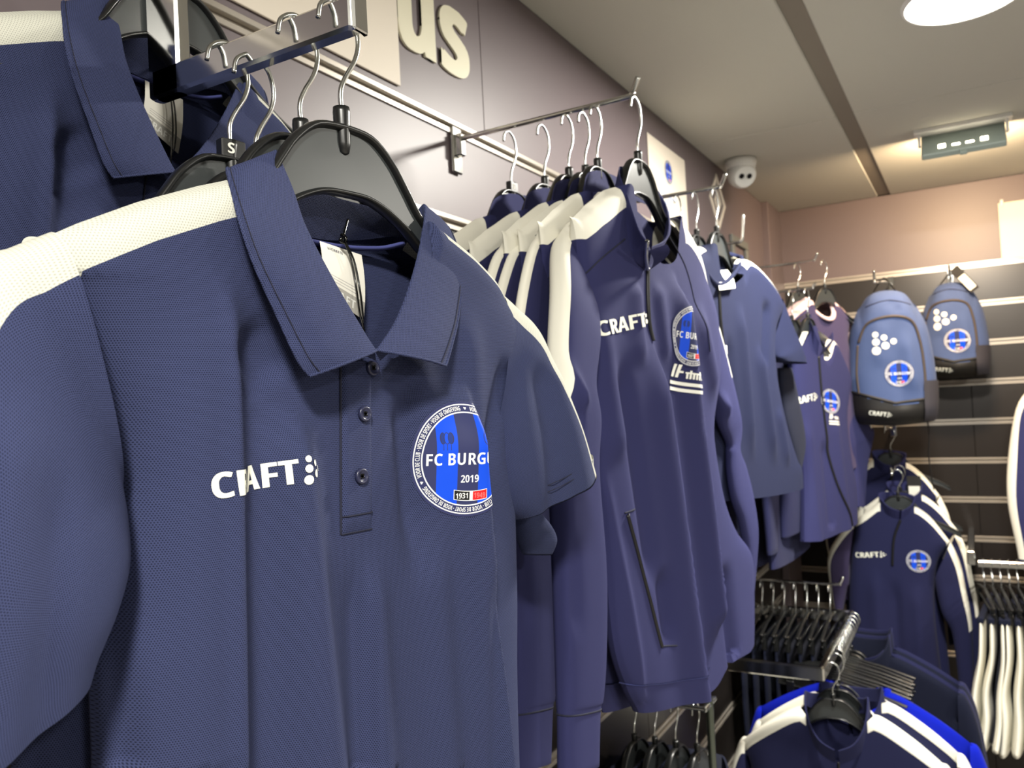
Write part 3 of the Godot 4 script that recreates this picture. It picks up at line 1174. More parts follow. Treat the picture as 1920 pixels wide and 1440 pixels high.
func clip_hanger(label: String, at: Vector3, turn: float, group := "") -> Node3D:
	var o := thing("clip_hanger", label, "hanger", at, turn, group)
	var A := Acc.new()
	A.tube(pv3([-0.19, -0.03, 0, -0.1, -0.012, 0, 0, 0, 0, 0.1, -0.012, 0, 0.19, -0.03, 0]), 0.006, 8, 0.6)
	A.tube(pv3([-0.19, -0.05, 0, 0, -0.048, 0, 0.19, -0.05, 0]), 0.004, 8)
	part(o, "bar", A, M.plastic)
	for sd in [-1, 1]:
		var C := Acc.new()
		C.box(Vector3(sd * 0.15 - 0.012, -0.085, -0.007), Vector3(sd * 0.15 + 0.012, -0.035, 0.007), 0.002)
		part(o, "clip", C, M.plastic)
	var H := Acc.new()
	H.tube(cr3(hook_path(), 32), 0.0019, 8)
	part(o, "hook", H, M.wire)
	return o

func local_to(o: Node3D, p: Vector3) -> Vector3:
	return o.transform * p

func rod_arm(label: String, at: Vector3, length: float, tip := 0.022) -> Node3D:
	# a wall hook: plate on the rail, a rod out along x, a turned-up tip; origin on the wall
	var o := thing("wall_rod", label, "display hook", at)
	var A := Acc.new()
	A.box(Vector3(0.002, -0.058, -0.014), Vector3(0.008, 0.022, 0.014), 0.002)
	A.box(Vector3(0.008, -0.03, -0.008), Vector3(0.02, 0.008, 0.008), 0.002)
	part(o, "bracket", A, M.chrome)
	var R := Acc.new()
	R.tube(cr3(pv3([0.012, 0, 0, length * 0.5, 0, 0, length - 0.01, 0, 0, length, 0.003, 0, length + 0.006, 0.012, 0, length + 0.012, tip + 0.004, 0]), 24), 0.0042, 10)
	part(o, "rod", R, M.chrome)
	return o

# ------------------------------------------------------------------ the shop
const WX := -0.75      # left wall
const WZ := -3.77      # back wall
const CY := 2.43       # ceiling
const RX := 2.7
const BZ := 2.3
const ORD := ["first", "second", "third", "fourth", "fifth", "sixth", "seventh", "eighth", "ninth", "tenth", "eleventh", "twelfth", "thirteenth", "fourteenth"]

func lamp(label: String, at: Vector3, energy: float) -> void:
	var o := thing("ceiling_light", label, "ceiling light", at, 0, "round ceiling lights")
	var A := Acc.new()
	A.lathe(pv([0.112, -0.004, 0.112, -0.008, 0.116, -0.008, 0.119, -0.004, 0.120, 0.0]), Transform3D(), 48)
	part(o, "trim_ring", A, M.camera)
	var D := Acc.new()
	D.lathe(pv([0.0, -0.007, 0.06, -0.007, 0.113, -0.006]), Transform3D(), 48)
	part(o, "diffuser", D, M.lamp, "glowing white diffuser")
	var l := AreaLight3D.new()
	l.name = "lamp"
	l.area_size = Vector2(0.19, 0.19)
	l.light_color = Color(1.0, 0.985, 0.945)
	l.light_energy = energy
	l.shadow_enabled = true
	l.position = Vector3(0, -0.016, 0)
	l.rotation.x = -PI / 2
	o.add_child(l, true)

func slat_wall(name_: String, tf: Transform3D, length: float, y_top: float, step: float, joints: Array, upper: Array) -> void:
	# along local x, facing local z; slats below y_top, flat panels above
	var B := Acc.new()
	B.box(Vector3(0, 0, -0.12), Vector3(length, CY + 0.02, -0.012), 0.0005)
	var o := struct(name_, B, M.back)
	o.transform = tf
	var xs: Array = [0.0]
	xs.append_array(joints)
	xs.append(length)
	var y := y_top
	while y > 0.1:
		for k in xs.size() - 1:
			var S := Acc.new()
			S.box(Vector3(xs[k] + 0.0008, maxf(0.02, y - step + 0.010), -0.014), Vector3(xs[k + 1] - 0.0008, y - 0.010, 0.0), 0.001)
			part(o, "slat_panel", S, M.slat if y < y_top - 0.01 or name_ == "wall_back" else M.wall)
		var R := Acc.new()
		# an aluminium insert: two lips with a groove between
		for q in [[-0.0125, -0.004, 0.0035], [0.004, 0.0125, 0.0035], [-0.004, 0.004, -0.006]]:
			R.box(Vector3(0, y + q[0], -0.012), Vector3(length, y + q[1], q[2]), 0.0008)
		part(o, "slat_rail", R, M.rail, "aluminium slat rail")
		y -= step
	var us: Array = [0.0]
	us.append_array(upper)
	us.append(length)
	for k in us.size() - 1:
		var U := Acc.new()
		U.box(Vector3(us[k] + 0.0006, y_top + 0.012, -0.014), Vector3(us[k + 1] - 0.0006, CY, 0.002), 0.0008)
		part(o, "wall_panel", U, M.wall)

func room() -> void:
	slat_wall("wall_left", Transform3D(Basis(Vector3.UP, PI / 2), Vector3(WX, 0, BZ)), BZ - WZ, 2.1, 0.1667, [BZ + 0.5, BZ + 1.9], [1.1, 2.3, BZ + 1.25, BZ + 2.45])
	slat_wall("wall_back", Transform3D(Basis(), Vector3(WX, 0, WZ)), RX - WX, 2.092, 0.1585, [0.735, 1.94], [1.35, 2.5])
	var A := Acc.new()
	A.box(Vector3(RX, 0, WZ - 0.1), Vector3(RX + 0.1, CY, BZ + 0.1))
	struct("wall_right", A, M.plain)
	var F := Acc.new()
	F.box(Vector3(WX - 0.1, 0, BZ), Vector3(RX + 0.1, CY, BZ + 0.1))
	struct("wall_front", F, M.far)
	var G := Acc.new()
	G.box(Vector3(WX - 0.1, -0.1, WZ - 0.1), Vector3(RX + 0.1, 0, BZ + 0.1))
	struct("floor", G, M.floor)
	# a narrow casing where the left wall meets the back wall
	var C := Acc.new()
	C.box(Vector3(WX, 0, WZ), Vector3(WX + 0.03, CY, WZ + 0.26), 0.002)
	struct("trim_1", C, M.wall)
	# ceiling: boards between flat bars
	var K := Acc.new()
	K.box(Vector3(WX - 0.1, CY + 0.012, WZ - 0.1), Vector3(RX + 0.1, CY + 0.1, BZ + 0.1))
	var o := struct("ceiling", K, M.plain)
	var xs := [WX - 0.0, -0.29, 0.91, 2.11, RX]
	var zs := [WZ, -2.57, -1.37, -0.17, 1.03, BZ]
	for i in 4:
		for j in 5:
			var P := Acc.new()
			P.box(Vector3(xs[i] + (0.024 if i else 0.0), CY, zs[j] + 0.004), Vector3(xs[i + 1] - (0.024 if i < 3 else 0.0), CY + 0.014, zs[j + 1] - 0.004), 0.003)
			part(o, "ceiling_panel", P, M.ceiling)
	for x in [-0.29, 0.91, 2.11]:
		var T := Acc.new()
		T.box(Vector3(x - 0.024, CY + 0.004, WZ), Vector3(x + 0.024, CY + 0.014, BZ), 0.001)
		part(o, "ceiling_bar", T, M.tbar)

func _ready() -> void:
	var cam := Camera3D.new()
	cam.name = "camera"
	add_child(cam)
	cam.transform = Transform3D(Basis(Vector3(0.8654, -0.0514, -0.4984), Vector3(0.0577, 0.9983, -0.0028), Vector3(0.4978, -0.0263, 0.8669)).orthonormalized(), Vector3(0, 1.62, 0))
	var lens := CameraAttributesPhysical.new()
	lens.frustum_focal_length = 25.17
	lens.frustum_focus_distance = 0.60
	lens.exposure_aperture = 11.0
	lens.frustum_near = 0.05
	lens.frustum_far = 50.0
	cam.attributes = lens
	cam.current = true
	var we := WorldEnvironment.new()
	we.name = "environment"
	var env := Environment.new()
	env.background_mode = Environment.BG_COLOR
	env.background_color = Color.BLACK
	env.tonemap_mode = Environment.TONE_MAPPER_LINEAR
	env.tonemap_exposure = 1.9
	env.sdfgi_enabled = true
	env.ssao_enabled = true
	env.ssil_enabled = true
	we.environment = env
	add_child(we)
	materials()
	var L := 2.5
	lamp("round white ceiling light in the picture's top corner, nearest the back wall", Vector3(0.025, CY, -1.945), L * 1.35)
	lamp("round white ceiling light overhead, between the racks and the middle of the shop", Vector3(0.30, CY, 0.45), L)
	lamp("round white ceiling light over the far right side of the shop", Vector3(1.85, CY, -1.945), L)
	lamp("round white ceiling light over the front right side of the shop", Vector3(1.85, CY, 0.9), L)
	floodlight()
	room()
	wall_things()
	left_arms()
	back_things()
	racks()

func floodlight() -> void:
	var o := thing("floodlight", "grey rectangular ceiling floodlight with lit slots, throwing light on the back wall", "floodlight", Vector3(0.01, CY, -2.9))
	var B := Acc.new()
	B.box(Vector3(-0.135, -0.012, -0.03), Vector3(0.135, 0.0, 0.03), 0.001)
	part(o, "mounting_plate", B, M.camera)
	var tilt := Transform3D(Basis(Vector3.RIGHT, deg_to_rad(-38)), Vector3(0, -0.045, 0.0))
	var H := Acc.new()
	H.box(Vector3(-0.116, -0.052, -0.022), Vector3(0.116, 0.052, 0.0), 0.003)
	var body := part(o, "housing", H, M.fixture)
	body.transform = tilt
	for q in [[-0.058, -0.016, 0.02], [-0.058, -0.026, 0.02], [-0.019, -0.024, 0.022], [0.019, -0.024, 0.022], [0.058, -0.016, 0.02], [0.058, -0.026, 0.02]]:
		var S := Acc.new()
		S.box(Vector3(q[0] - q[2] / 2, q[1] - 0.0035, 0.0), Vector3(q[0] + q[2] / 2, q[1] + 0.0035, 0.0012), 0.0004)
		part(body, "lit_slot", S, M.led, "glowing slot")
	var C := Acc.new()
	C.box(Vector3(-0.01, -0.066, -0.014), Vector3(0.01, -0.05, -0.002), 0.001)
	part(body, "cable_gland", C, M.fixture)
	var E := Acc.new()
	E.box(Vector3(-0.095, -0.04, -0.0245), Vector3(0.095, 0.04, -0.022), 0.001)
	part(body, "lit_face", E, M.led, "glowing front glass")
	for sd in [-1, 1]:
		var A := Acc.new()
		A.box(Vector3(sd * 0.121 - 0.004, -0.05, -0.012), Vector3(sd * 0.121 + 0.004, -0.008, 0.012), 0.001)
		part(o, "bracket", A, M.camera)
	var l := AreaLight3D.new()
	l.name = "lamp"
	l.area_size = Vector2(0.18, 0.075)
	l.light_color = Color(1.0, 0.86, 0.68)
	l.light_energy = 1.0
	l.shadow_enabled = true
	l.transform = tilt * Transform3D(Basis(), Vector3(0, 0, -0.027))
	o.add_child(l, true)

func ring_sign(o: Node3D, called: String, r: float, w: float, z: float, m: Material) -> void:
	# a square ring standing on its corner
	var A := Acc.new()
	for k in 4:
		var a := k * PI / 2
		var b := a + PI / 2
		var p := [Vector2(cos(a), sin(a)) * r, Vector2(cos(b), sin(b)) * r, Vector2(cos(b), sin(b)) * (r - w), Vector2(cos(a), sin(a)) * (r - w)]
		A.slab(PackedVector2Array(p), 0, z)
	part(o, called, A, m)

func wall_things() -> void:
	var turn := PI / 2   # local x runs away along -z, local z out of the left wall
	# white board above the rail
	var o := thing("wall_board", "white board on the left wall above the rail, behind the chrome arm", "sign", Vector3(WX + 0.003, 2.122, -0.997), turn)
	var A := Acc.new()
	A.box(Vector3(-0.42, 0, 0), Vector3(0, 0.25, 0.004), 0.0008)
	part(o, "board", A, M.paper)
	text_slab(o, "printed_text", "0", 0.02, 0.03, 0.0004, Transform3D(Basis(), Vector3(-0.205, 0.072, 0.004)), M.blue, 400)
	text_slab(o, "printed_text", ".", 0.006, 0.006, 0.0004, Transform3D(Basis(), Vector3(-0.115, 0.048, 0.004)), M.blue)
	# lettering
	for q in [["u", -1.048, 0.10, 0.118], ["s", -1.158, 0.088, 0.118]]:
		var t := thing("wall_letter", "large cream letter %s on the brown wall panel" % q[0], "letter", Vector3(WX + 0.003, 2.25, q[1]), turn, "")
		text_slab(t, "face", q[0], q[2] - 0.008, q[3] - 0.003, 0.004, Transform3D(), M.letter, 700, 0.004)
	# paper sign with the crest
	var s := thing("paper_sign", "white paper sign with a blue club crest on the left wall", "sign", Vector3(WX + 0.003, 2.23, -2.285), turn)
	var B := Acc.new()
	B.box(Vector3(-0.165, -0.125, 0), Vector3(0.165, 0.125, 0.002), 0.0005)
	part(s, "sheet", B, M.paper)
	quad_patch(s, "crest", pv3([-0.035, 0.085, 0.0028, 0.035, 0.085, 0.0028, 0.035, 0.015, 0.0028, -0.035, 0.015, 0.0028]), M.crest)
	var K := Acc.new()
	for k in 3:
		K.box(Vector3(-0.055, -0.03 - k * 0.022, 0.002), Vector3(0.055 - 0.02 * k, -0.022 - k * 0.022, 0.0024), 0.0001)
	part(s, "printed_lines", K, mat(Color(0.66, 0.69, 0.78), 0.7))
	# diamond emblem
	var e := thing("wall_emblem", "pale diamond shaped emblem on the left wall below the security camera", "emblem", Vector3(WX + 0.003, 2.295, -2.81), turn)
	ring_sign(e, "outer_ring", 0.10, 0.022, 0.004, M.paper)
	ring_sign(e, "inner_ring", 0.042, 0.016, 0.004, M.paper)
	# small grey frame
	var f := thing("picture_frame", "small grey frame on the left wall beside the corner", "frame", Vector3(WX + 0.003, 2.15, -3.07), turn)
	var Fa := Acc.new()
	for q in [[-0.12, 0.025, 0.12, 0.055], [-0.12, -0.085, 0.12, -0.055], [-0.12, -0.055, -0.085, 0.025], [0.085, -0.055, 0.12, 0.025]]:
		Fa.box(Vector3(q[0], q[1], 0), Vector3(q[2], q[3], 0.012), 0.002)
	part(f, "frame", Fa, mat(Color(0.42, 0.43, 0.42), 0.5))
	# security camera
	var c := thing("security_camera", "white turret security camera under the ceiling by the left wall", "camera", Vector3(-0.66, CY, -2.82))
	var D := Acc.new()
	D.lathe(pv([0.0, 0.0, 0.052, 0.0, 0.054, -0.012, 0.05, -0.03, 0.03, -0.036, 0.0, -0.036]), Transform3D(), 32)
	part(c, "base", D, M.camera)
	var look := Vector3(0.50, -0.55, 0.66).normalized()
	var x := look.cross(Vector3.UP).normalized()
	var tf := Transform3D(Basis(x, look, x.cross(look)), Vector3(0, -0.05, 0))
	var S := Acc.new()
	S.lathe(pv([0.0, -0.045, 0.028, -0.04, 0.044, -0.022, 0.049, 0.0, 0.046, 0.02, 0.038, 0.034, 0.034, 0.037, 0.0, 0.037]), tf, 32)
	var ball := part(c, "ball", S, M.camera)
	for sd in [-1, 1]:
		var Ln := Acc.new()
		Ln.lathe(pv([0.0, 0.0385, 0.009, 0.0385, 0.0095, 0.036]), tf * Transform3D(Basis(), Vector3(sd * 0.014, 0, 0.004)), 20)
		part(ball, "lens", Ln, M.black, "dark round lens")

func left_arms() -> void:
	# ---- the stepped chrome arm in front
	var o := thing("stepped_arm", "stepped chrome display arm carrying the nearest polo shirts", "display hook", Vector3(WX, 0, -0.465))
	var A := Acc.new()
	var y0 := 1.905
	var y1 := 1.931
	A.box(Vector3(0.137, y0, -0.0075), Vector3(0.366, y1, 0.0075), 0.0025)
	part(o, "lower_bar", A, M.chrome)
	var B := Acc.new()
	B.box(Vector3(0.132, y0, -0.0075), Vector3(0.173, 2.215, 0.0075), 0.0025)
	part(o, "drop_bar", B, M.chrome)
	var C := Acc.new()
	C.box(Vector3(0.004, 2.195, -0.0075), Vector3(0.175, 2.217, 0.0075), 0.0025)
	C.box(Vector3(0.0, 2.07, -0.016), Vector3(0.007, 2.24, 0.016), 0.002)
	part(o, "upper_bar", C, M.chrome)
	var D := Acc.new()
	D.box(Vector3(0.366, y0 - 0.002, -0.0085), Vector3(0.370, y1 + 0.018, 0.0085), 0.0018)
	part(o, "end_cap", D, M.chrome)
	# ---- polo shirts on it
	var p := polo("navy polo shirt at the very front with white shoulder stripes, crest and buttons", Vector3(-0.378, 1.665, -0.44), facing(9.5))
	var hb := local_to(p, Vector3(0.021, 0.171, -0.03))
	hanger("black plastic hanger holding the front polo shirt", hb, facing(9.5))
	hanger("black hanger second from the front on the stepped arm, without a shirt in sight", hb + Vector3(-0.042, 0, 0), facing(8))
	var q1 := dup(p, Vector3(-0.378, 1.665, -0.44) + Vector3(-0.10, -0.02, 0.0), facing(7), "navy polo shirt close behind the front polo shirt, mostly hidden by it")
	q1.scale.z = 0.6
	hanger("black hanger third from the front on the stepped arm", local_to(q1, Vector3(0.021, 0.171, -0.03)), facing(7))
	hanger("black hanger marked S on the stepped arm", hb + Vector3(-0.122, 0.0, 0), facing(10), "", true)
	var q3 := dup(p, Vector3(-0.618, 1.846, -0.468), facing(2), "navy polo shirt hung higher, against the wall at the picture's upper edge")
	q3.rotation.x = 0.16
	hanger("black hanger under the upper navy polo shirt's collar", local_to(q3, Vector3(0.021, 0.171, -0.03)), facing(2))
	# ---- the straight rod with the track jackets
	var r := rod_arm("thin chrome wall rod carrying the row of track jackets", Vector3(WX, 2.078, -1.148), 0.325)
	var j := track_jacket(Vector3(-0.388, 1.94, -1.12), facing(2))
	var hx := [-0.420, -0.481, -0.507, -0.53, -0.579, -0.634]
	var hn := ["front", "second", "third", "fourth", "fifth", "last"]
	for k in 6:
		var at := Vector3(hx[k], 1.976 - 0.002 * k, -1.148 + 0.012 * (k % 2))
		if k > 0:
			var g := dup(j, Vector3(-0.388, 1.94, -1.12) + Vector3(hx[k] - hx[0], -0.002 * k, 0.012 * (k % 2)), facing(2 + [0, -2, 1, -1, 2, 0][k]), "navy track jacket with white shoulder stripe, %s on the thin rod" % (hn[k] if k < 5 else "nearest the wall"), "")
			g.scale.z = 0.5
		hanger("black hanger of the %s track jacket on the thin rod" % hn[k], at, facing(2), "", k == 5)
	# ---- the sweatshirt rod
	rod_arm("chrome wall rod carrying the round-necked sweatshirt", Vector3(WX, 2.078, -1.77), 0.29)
	sweatshirt(Vector3(-0.44, 1.92, -1.74), facing(5))
	var sx := [-0.475, -0.52, -0.56, -0.60]
	for k in 4:
		hanger("black hanger %s on the sweatshirt rod" % ["in front", "second from the front", "third from the front", "nearest the wall"][k], Vector3(sx[k], 1.976, -1.77), facing(4))
	for k in 3:
		ordinary("sweatshirt", "dark navy sweatshirt %s behind the round-necked sweatshirt" % ["directly", "two places", "three places"][k], Vector3(sx[k + 1] - 0.01, 1.95 - 0.02 * k, -1.80 - 0.03 * k), facing(0), {"mat": [M.sweat, M.jacket, M.deep][k], "sw": 0.22, "len": 0.60 + 0.05 * k, "T": 0.03, "spread": 0.06, "slim": 0.4}, "", "sweatshirt")
	# ---- upright hook further on
	rod_arm("chrome wall hook with an upright tip beyond the sweatshirt", Vector3(WX, 2.06, -2.36), 0.185, 0.075)
	# ---- the far group on the left wall
	rod_arm("chrome wall rod with the pink-edged shirt in the far corner", Vector3(WX, 2.078, -3.02), 0.28)
	ordinary("football_shirt", "dull purple shirt with pale pink neckband hanging in the far left corner", Vector3(-0.45, 1.86, -3) + Vector3(0.02, 0.075, 0.0), facing(24), {"mat": M.purple, "sw": 0.19, "nw": 0.07, "len": 0.6, "long": false, "stripe": 0.02, "smat": M.pink, "collar": "crew", "cmat": M.pink, "T": 0.04}, "", "shirt")
	for k in 2:
		hanger("grey hanger %s in the far left corner" % ["carrying the purple shirt", "behind the purple shirt"][k], Vector3(-0.44 - 0.09 * k, 1.976, -3.02), facing(24))
	rod_arm("short chrome bar with the zipped jacket near the far corner", Vector3(WX, 1.95, -2.76), 0.31, 0.01)
	zip_jacket(Vector3(-0.45, 1.83, -2.75), facing(12))
	for k in 3:
		hanger("black hanger %s on the short chrome bar" % ["in the zipped jacket", "behind the zipped jacket", "third on it,"][k], Vector3(-0.46 - 0.05 * k, 1.853, -2.76), facing(12))
	for k in 2:
		ordinary("track_jacket", "navy jacket hanging %s behind the zipped jacket" % ["just", "deep"][k], Vector3(-0.53 - 0.06 * k, 1.82, -2.74), facing(4), {"mat": M.deep, "sw": 0.23, "len": 0.74, "T": 0.03, "slim": 0.45})

func track_jacket(at: Vector3, turn: float) -> Node3D:
	var o := thing("track_jacket", "navy track jacket in front on the thin rod, with white shoulder stripe and club crest", "jacket", at, turn)
	var s := sheet({
		"L": pv([-0.2157, -0.132, -0.2138, -0.153, -0.2023, -0.1919, -0.1968, -0.2451, -0.2005, -0.3253, -0.2048, -0.3848, -0.187, -0.4866, -0.173, -0.6235, -0.1394, -0.6947, -0.1095, -0.7324, -0.0916, -0.76]),
		"R": pv([0.2644, -0.1218, 0.3177, -0.1857, 0.3121, -0.2819, 0.261, -0.3656, 0.262, -0.4239, 0.2946, -0.5055, 0.3522, -0.5681, 0.4439, -0.6295, 0.4413, -0.7104, 0.41, -0.8226]),
		"top": pv([-0.2058, -0.0888, -0.1869, -0.0773, -0.1608, -0.0621, -0.0822, -0.0265, -0.0634, -0.0734, -0.0148, -0.1162, 0.0305, -0.1225, 0.0805, -0.104, 0.1159, -0.0352, 0.1961, -0.0531, 0.2888, -0.1183]),
		"topb": pv([-0.2058, -0.0888, -0.1869, -0.0773, -0.1608, -0.0621, -0.0822, -0.0265, -0.0011, -0.0172, 0.1159, -0.0352, 0.1961, -0.0531, 0.2888, -0.1183]),
		"hem": pv([-0.2932, -0.6422, -0.1512, -0.7177, -0.0231, -0.7562, 0.1283, -0.7832, 0.2142, -0.7709, 0.3384, -0.7855]),
		"nl": -0.105, "nr": 0.128, "T": 0.022, "Tb": 0.035, "zc": -0.022, "zr": -0.030, "rc": 0.04, "pw": 5.0,
		"folds": [
			[-0.057, -0.2115, 0.0631, -0.781, 0.04, 0.010, 0.0216, 0.2, 0.0],
			[0.0512, -0.1241, 0.1653, -0.7137, 0.035, 0.010, 0.0243, 0.12, 0.1],
			[-0.1458, -0.2448, -0.0687, -0.592, 0.02, 0.02, -0.0135, 0.2, 0.2],
			[-0.1873, -0.1929, -0.1594, -0.409, 0.025, 0.02, 0.0108, 0.3, 0.2],
			[-0.2049, -0.3916, -0.1237, -0.7107, 0.03, 0.012, 0.0135, 0.2, 0.0],
			[-0.0527, -0.5516, -0.0266, -0.6725, 0.02, 0.015, -0.0135, 0.3, 0.3],
			[0.1444, -0.1645, 0.2354, -0.3381, 0.03, 0.03, 0.0135, 0.3, 0.3],
			[0.2159, -0.5952, 0.243, -0.7617, 0.02, 0.03, -0.0162, 0.3, 0.0],
			[-0.0901, -0.1555, -0.0901, -0.2859, 0.025, 0.015, 0.0095, 0.2, 0.3],
			[-0.0161, -0.1475, 0.0086, -0.2853, 0.015, 0.025, 0.0081, 0.2, 0.3],
		],
	})
	torso(o, s, M.jacket, M.white, 110, 110, Vector2(0.03, 0.045), 0.0, 0.06, M.jacket)
	sleeve(o, [[-0.1984, -0.0909, -0.1507, -0.1753, -0.034, 0.022], [-0.2023, -0.1047, -0.1358, -0.1833, -0.045, 0.022], [-0.2308, -0.1272, -0.1487, -0.2062, -0.04, 0.022], [-0.2831, -0.1869, -0.2018, -0.2524, -0.015, 0.022], [-0.3135, -0.2511, -0.2401, -0.3057, -0.005, 0.021], [-0.3304, -0.3226, -0.2405, -0.3442, 0, 0.021], [-0.3381, -0.4036, -0.2516, -0.4002, 0, 0.02], [-0.3446, -0.5175, -0.2442, -0.5142, 0, 0.019], [-0.3497, -0.5957, -0.2535, -0.6117, 0, 0.017], [-0.3534, -0.6396, -0.2652, -0.6598, 0, 0.015], [-0.3549, -0.6531, -0.2724, -0.6732, 0, 0.013], [-0.36, -0.7098, -0.2836, -0.7304, 0, 0.013]], false, M.jacket,
		{"n": 72, "nphi": 64, "sf": 0.6, "sb": 1.0, "stripe_end": 34, "cuff": 65, "folds": [
			[-0.3393, -0.256, -0.299, -0.3311, 0.02, 0.012, 0.012, 0.3, 0.2],
			[-0.3673, -0.3399, -0.3027, -0.3281, 0.02, 0.02, -0.010, 0.2, 0.2],
			[-0.3443, -0.4027, -0.3641, -0.6191, 0.015, 0.015, 0.008, 0.2, 0.2],
			[-0.3883, -0.3712, -0.4096, -0.6093, 0.02, 0.02, 0.006, 0.2, 0.2],
			[-0.3385, -0.4597, -0.337, -0.5722, 0.012, 0.012, -0.005, 0.2, 0.2]]})
	sleeve(o, [[0.3557, -0.1109, 0.2777, -0.2235, -0.05, 0.012], [0.4642, -0.2151, 0.3742, -0.2791, -0.06, 0.014], [0.5605, -0.3409, 0.4381, -0.3669, -0.065, 0.014], [0.5946, -0.3901, 0.5067, -0.4181, -0.07, 0.012], [0.5698, -0.4357, 0.5096, -0.4399, -0.07, 0.012], [0.6085, -0.4759, 0.5049, -0.4825, -0.07, 0.0128], [0.6515, -0.5435, 0.5204, -0.5328, -0.07, 0.0128], [0.673, -0.6208, 0.5683, -0.5942, -0.07, 0.012], [0.6582, -0.695, 0.6027, -0.6842, -0.075, 0.0112], [0.6225, -0.7906, 0.562, -0.7757, -0.08, 0.0104]], true, M.jacket,
		{"n": 60, "nphi": 40, "sf": 0.7, "sb": 0.9, "stripe_end": 10, "folds": [[0.3193, -0.3145, 0.4756, -0.3588, 0.02, 0.02, 0.016, 0.2, 0.2]]})
	stand(o, [pv3([-0.0514, -0.1388, 0.002, -0.0868, -0.1318, 0, -0.1065, -0.091, -0.01, -0.0823, -0.0407, -0.03, 0.0067, -0.0191, -0.055, 0.1245, -0.0069, -0.06, 0.1444, -0.0331, -0.04, 0.0333, -0.0975, -0.005, -0.0435, -0.1379, 0.002]), pv3([-0.1137, -0.114, 0.03, -0.1192, -0.0981, 0.022, -0.1017, -0.0502, 0.002, -0.0547, 0.0065, -0.03, 0.0353, 0.0325, -0.055, 0.1377, 0.037, -0.06, 0.156, -0.0046, -0.04, 0.0272, -0.0808, 0.01, -0.0979, -0.1189, 0.03])], M.jacket)
	# the turned-out corner of the collar
	var lp := pv3([-0.11, -0.1262, 0.03, -0.0821, -0.116, 0.045, -0.0534, -0.1303, 0.03, -0.0408, -0.1394, 0.004])
	quad_patch(o, "collar_corner", lp, M.jacket, 0.006)
	seam(o, s, "zip", pv([-0.0444, -0.1378, -0.0496, -0.1736, -0.0506, -0.2073, -0.0458, -0.2408]), 0.0035, M.zip, 0.001)
	var Z := Acc.new()
	Z.tube(pv3([-0.1237, -0.1161, 0.034, -0.0905, -0.129, 0.018, -0.0546, -0.141, 0.004]), 0.003, 8)
	part(o, "zip_end", Z, M.wire)
	patch(o, s, "crest", pv([0.0662, -0.2306])[0], Vector2(0.105, 0.094), -0.1, M.crest, 0.0016, 48, 30, "round blue club crest")
	patch(o, s, "chest_print", pv([-0.1222, -0.2194])[0], Vector2(0.150, 0.026), 0.16, M.logo, 0.0016, 48, 10, "white brand lettering")
	patch(o, s, "sponsor_print", pv([0.0532, -0.2952])[0], Vector2(0.085, 0.05), -0.12, M.sponsor, 0.0016, 32, 16, "small white sponsor mark")
	seam(o, s, "pocket_zip", pv([-0.1473, -0.4683, -0.117, -0.5391, -0.0795, -0.6254, -0.0633, -0.66]), 0.0032, M.zip, 0.0002)
	seam(o, s, "pocket_stitching", pv([-0.1537, -0.4654, -0.1243, -0.4646]), 0.0012, M.thread, 0.0002, 8)
	seam(o, s, "pocket_stitching", pv([-0.0633, -0.66, -0.018, -0.6711]), 0.0012, M.thread, 0.0002, 8)
	seam(o, s, "raglan_seam", pv([-0.1154, -0.1069, -0.1892, -0.1461, -0.2271, -0.1865, -0.2351, -0.2291]), 0.001, M.thread, 0.0002)
	seam(o, s, "raglan_seam", pv([0.0453, -0.0765, 0.1152, -0.1164, 0.1543, -0.1809, 0.1765, -0.2493]), 0.001, M.thread, 0.0002)
	for dy in [0, 7]:
		seam(o, s, "hem_stitching", pv([-0.163, -0.6802, -0.1214, -0.6949, -0.0175, -0.7214, 0.1197, -0.7441]), 0.0009, M.tape, 0.0006)
		dy = dy
	quad_patch(o, "neck_label", pv3([0.1216, -0.0233, -0.085, 0.1601, -0.0203, -0.085, 0.1275, -0.0653, -0.075, 0.0969, -0.0654, -0.075]), M.label, 0.002, "white neck label")
	return o

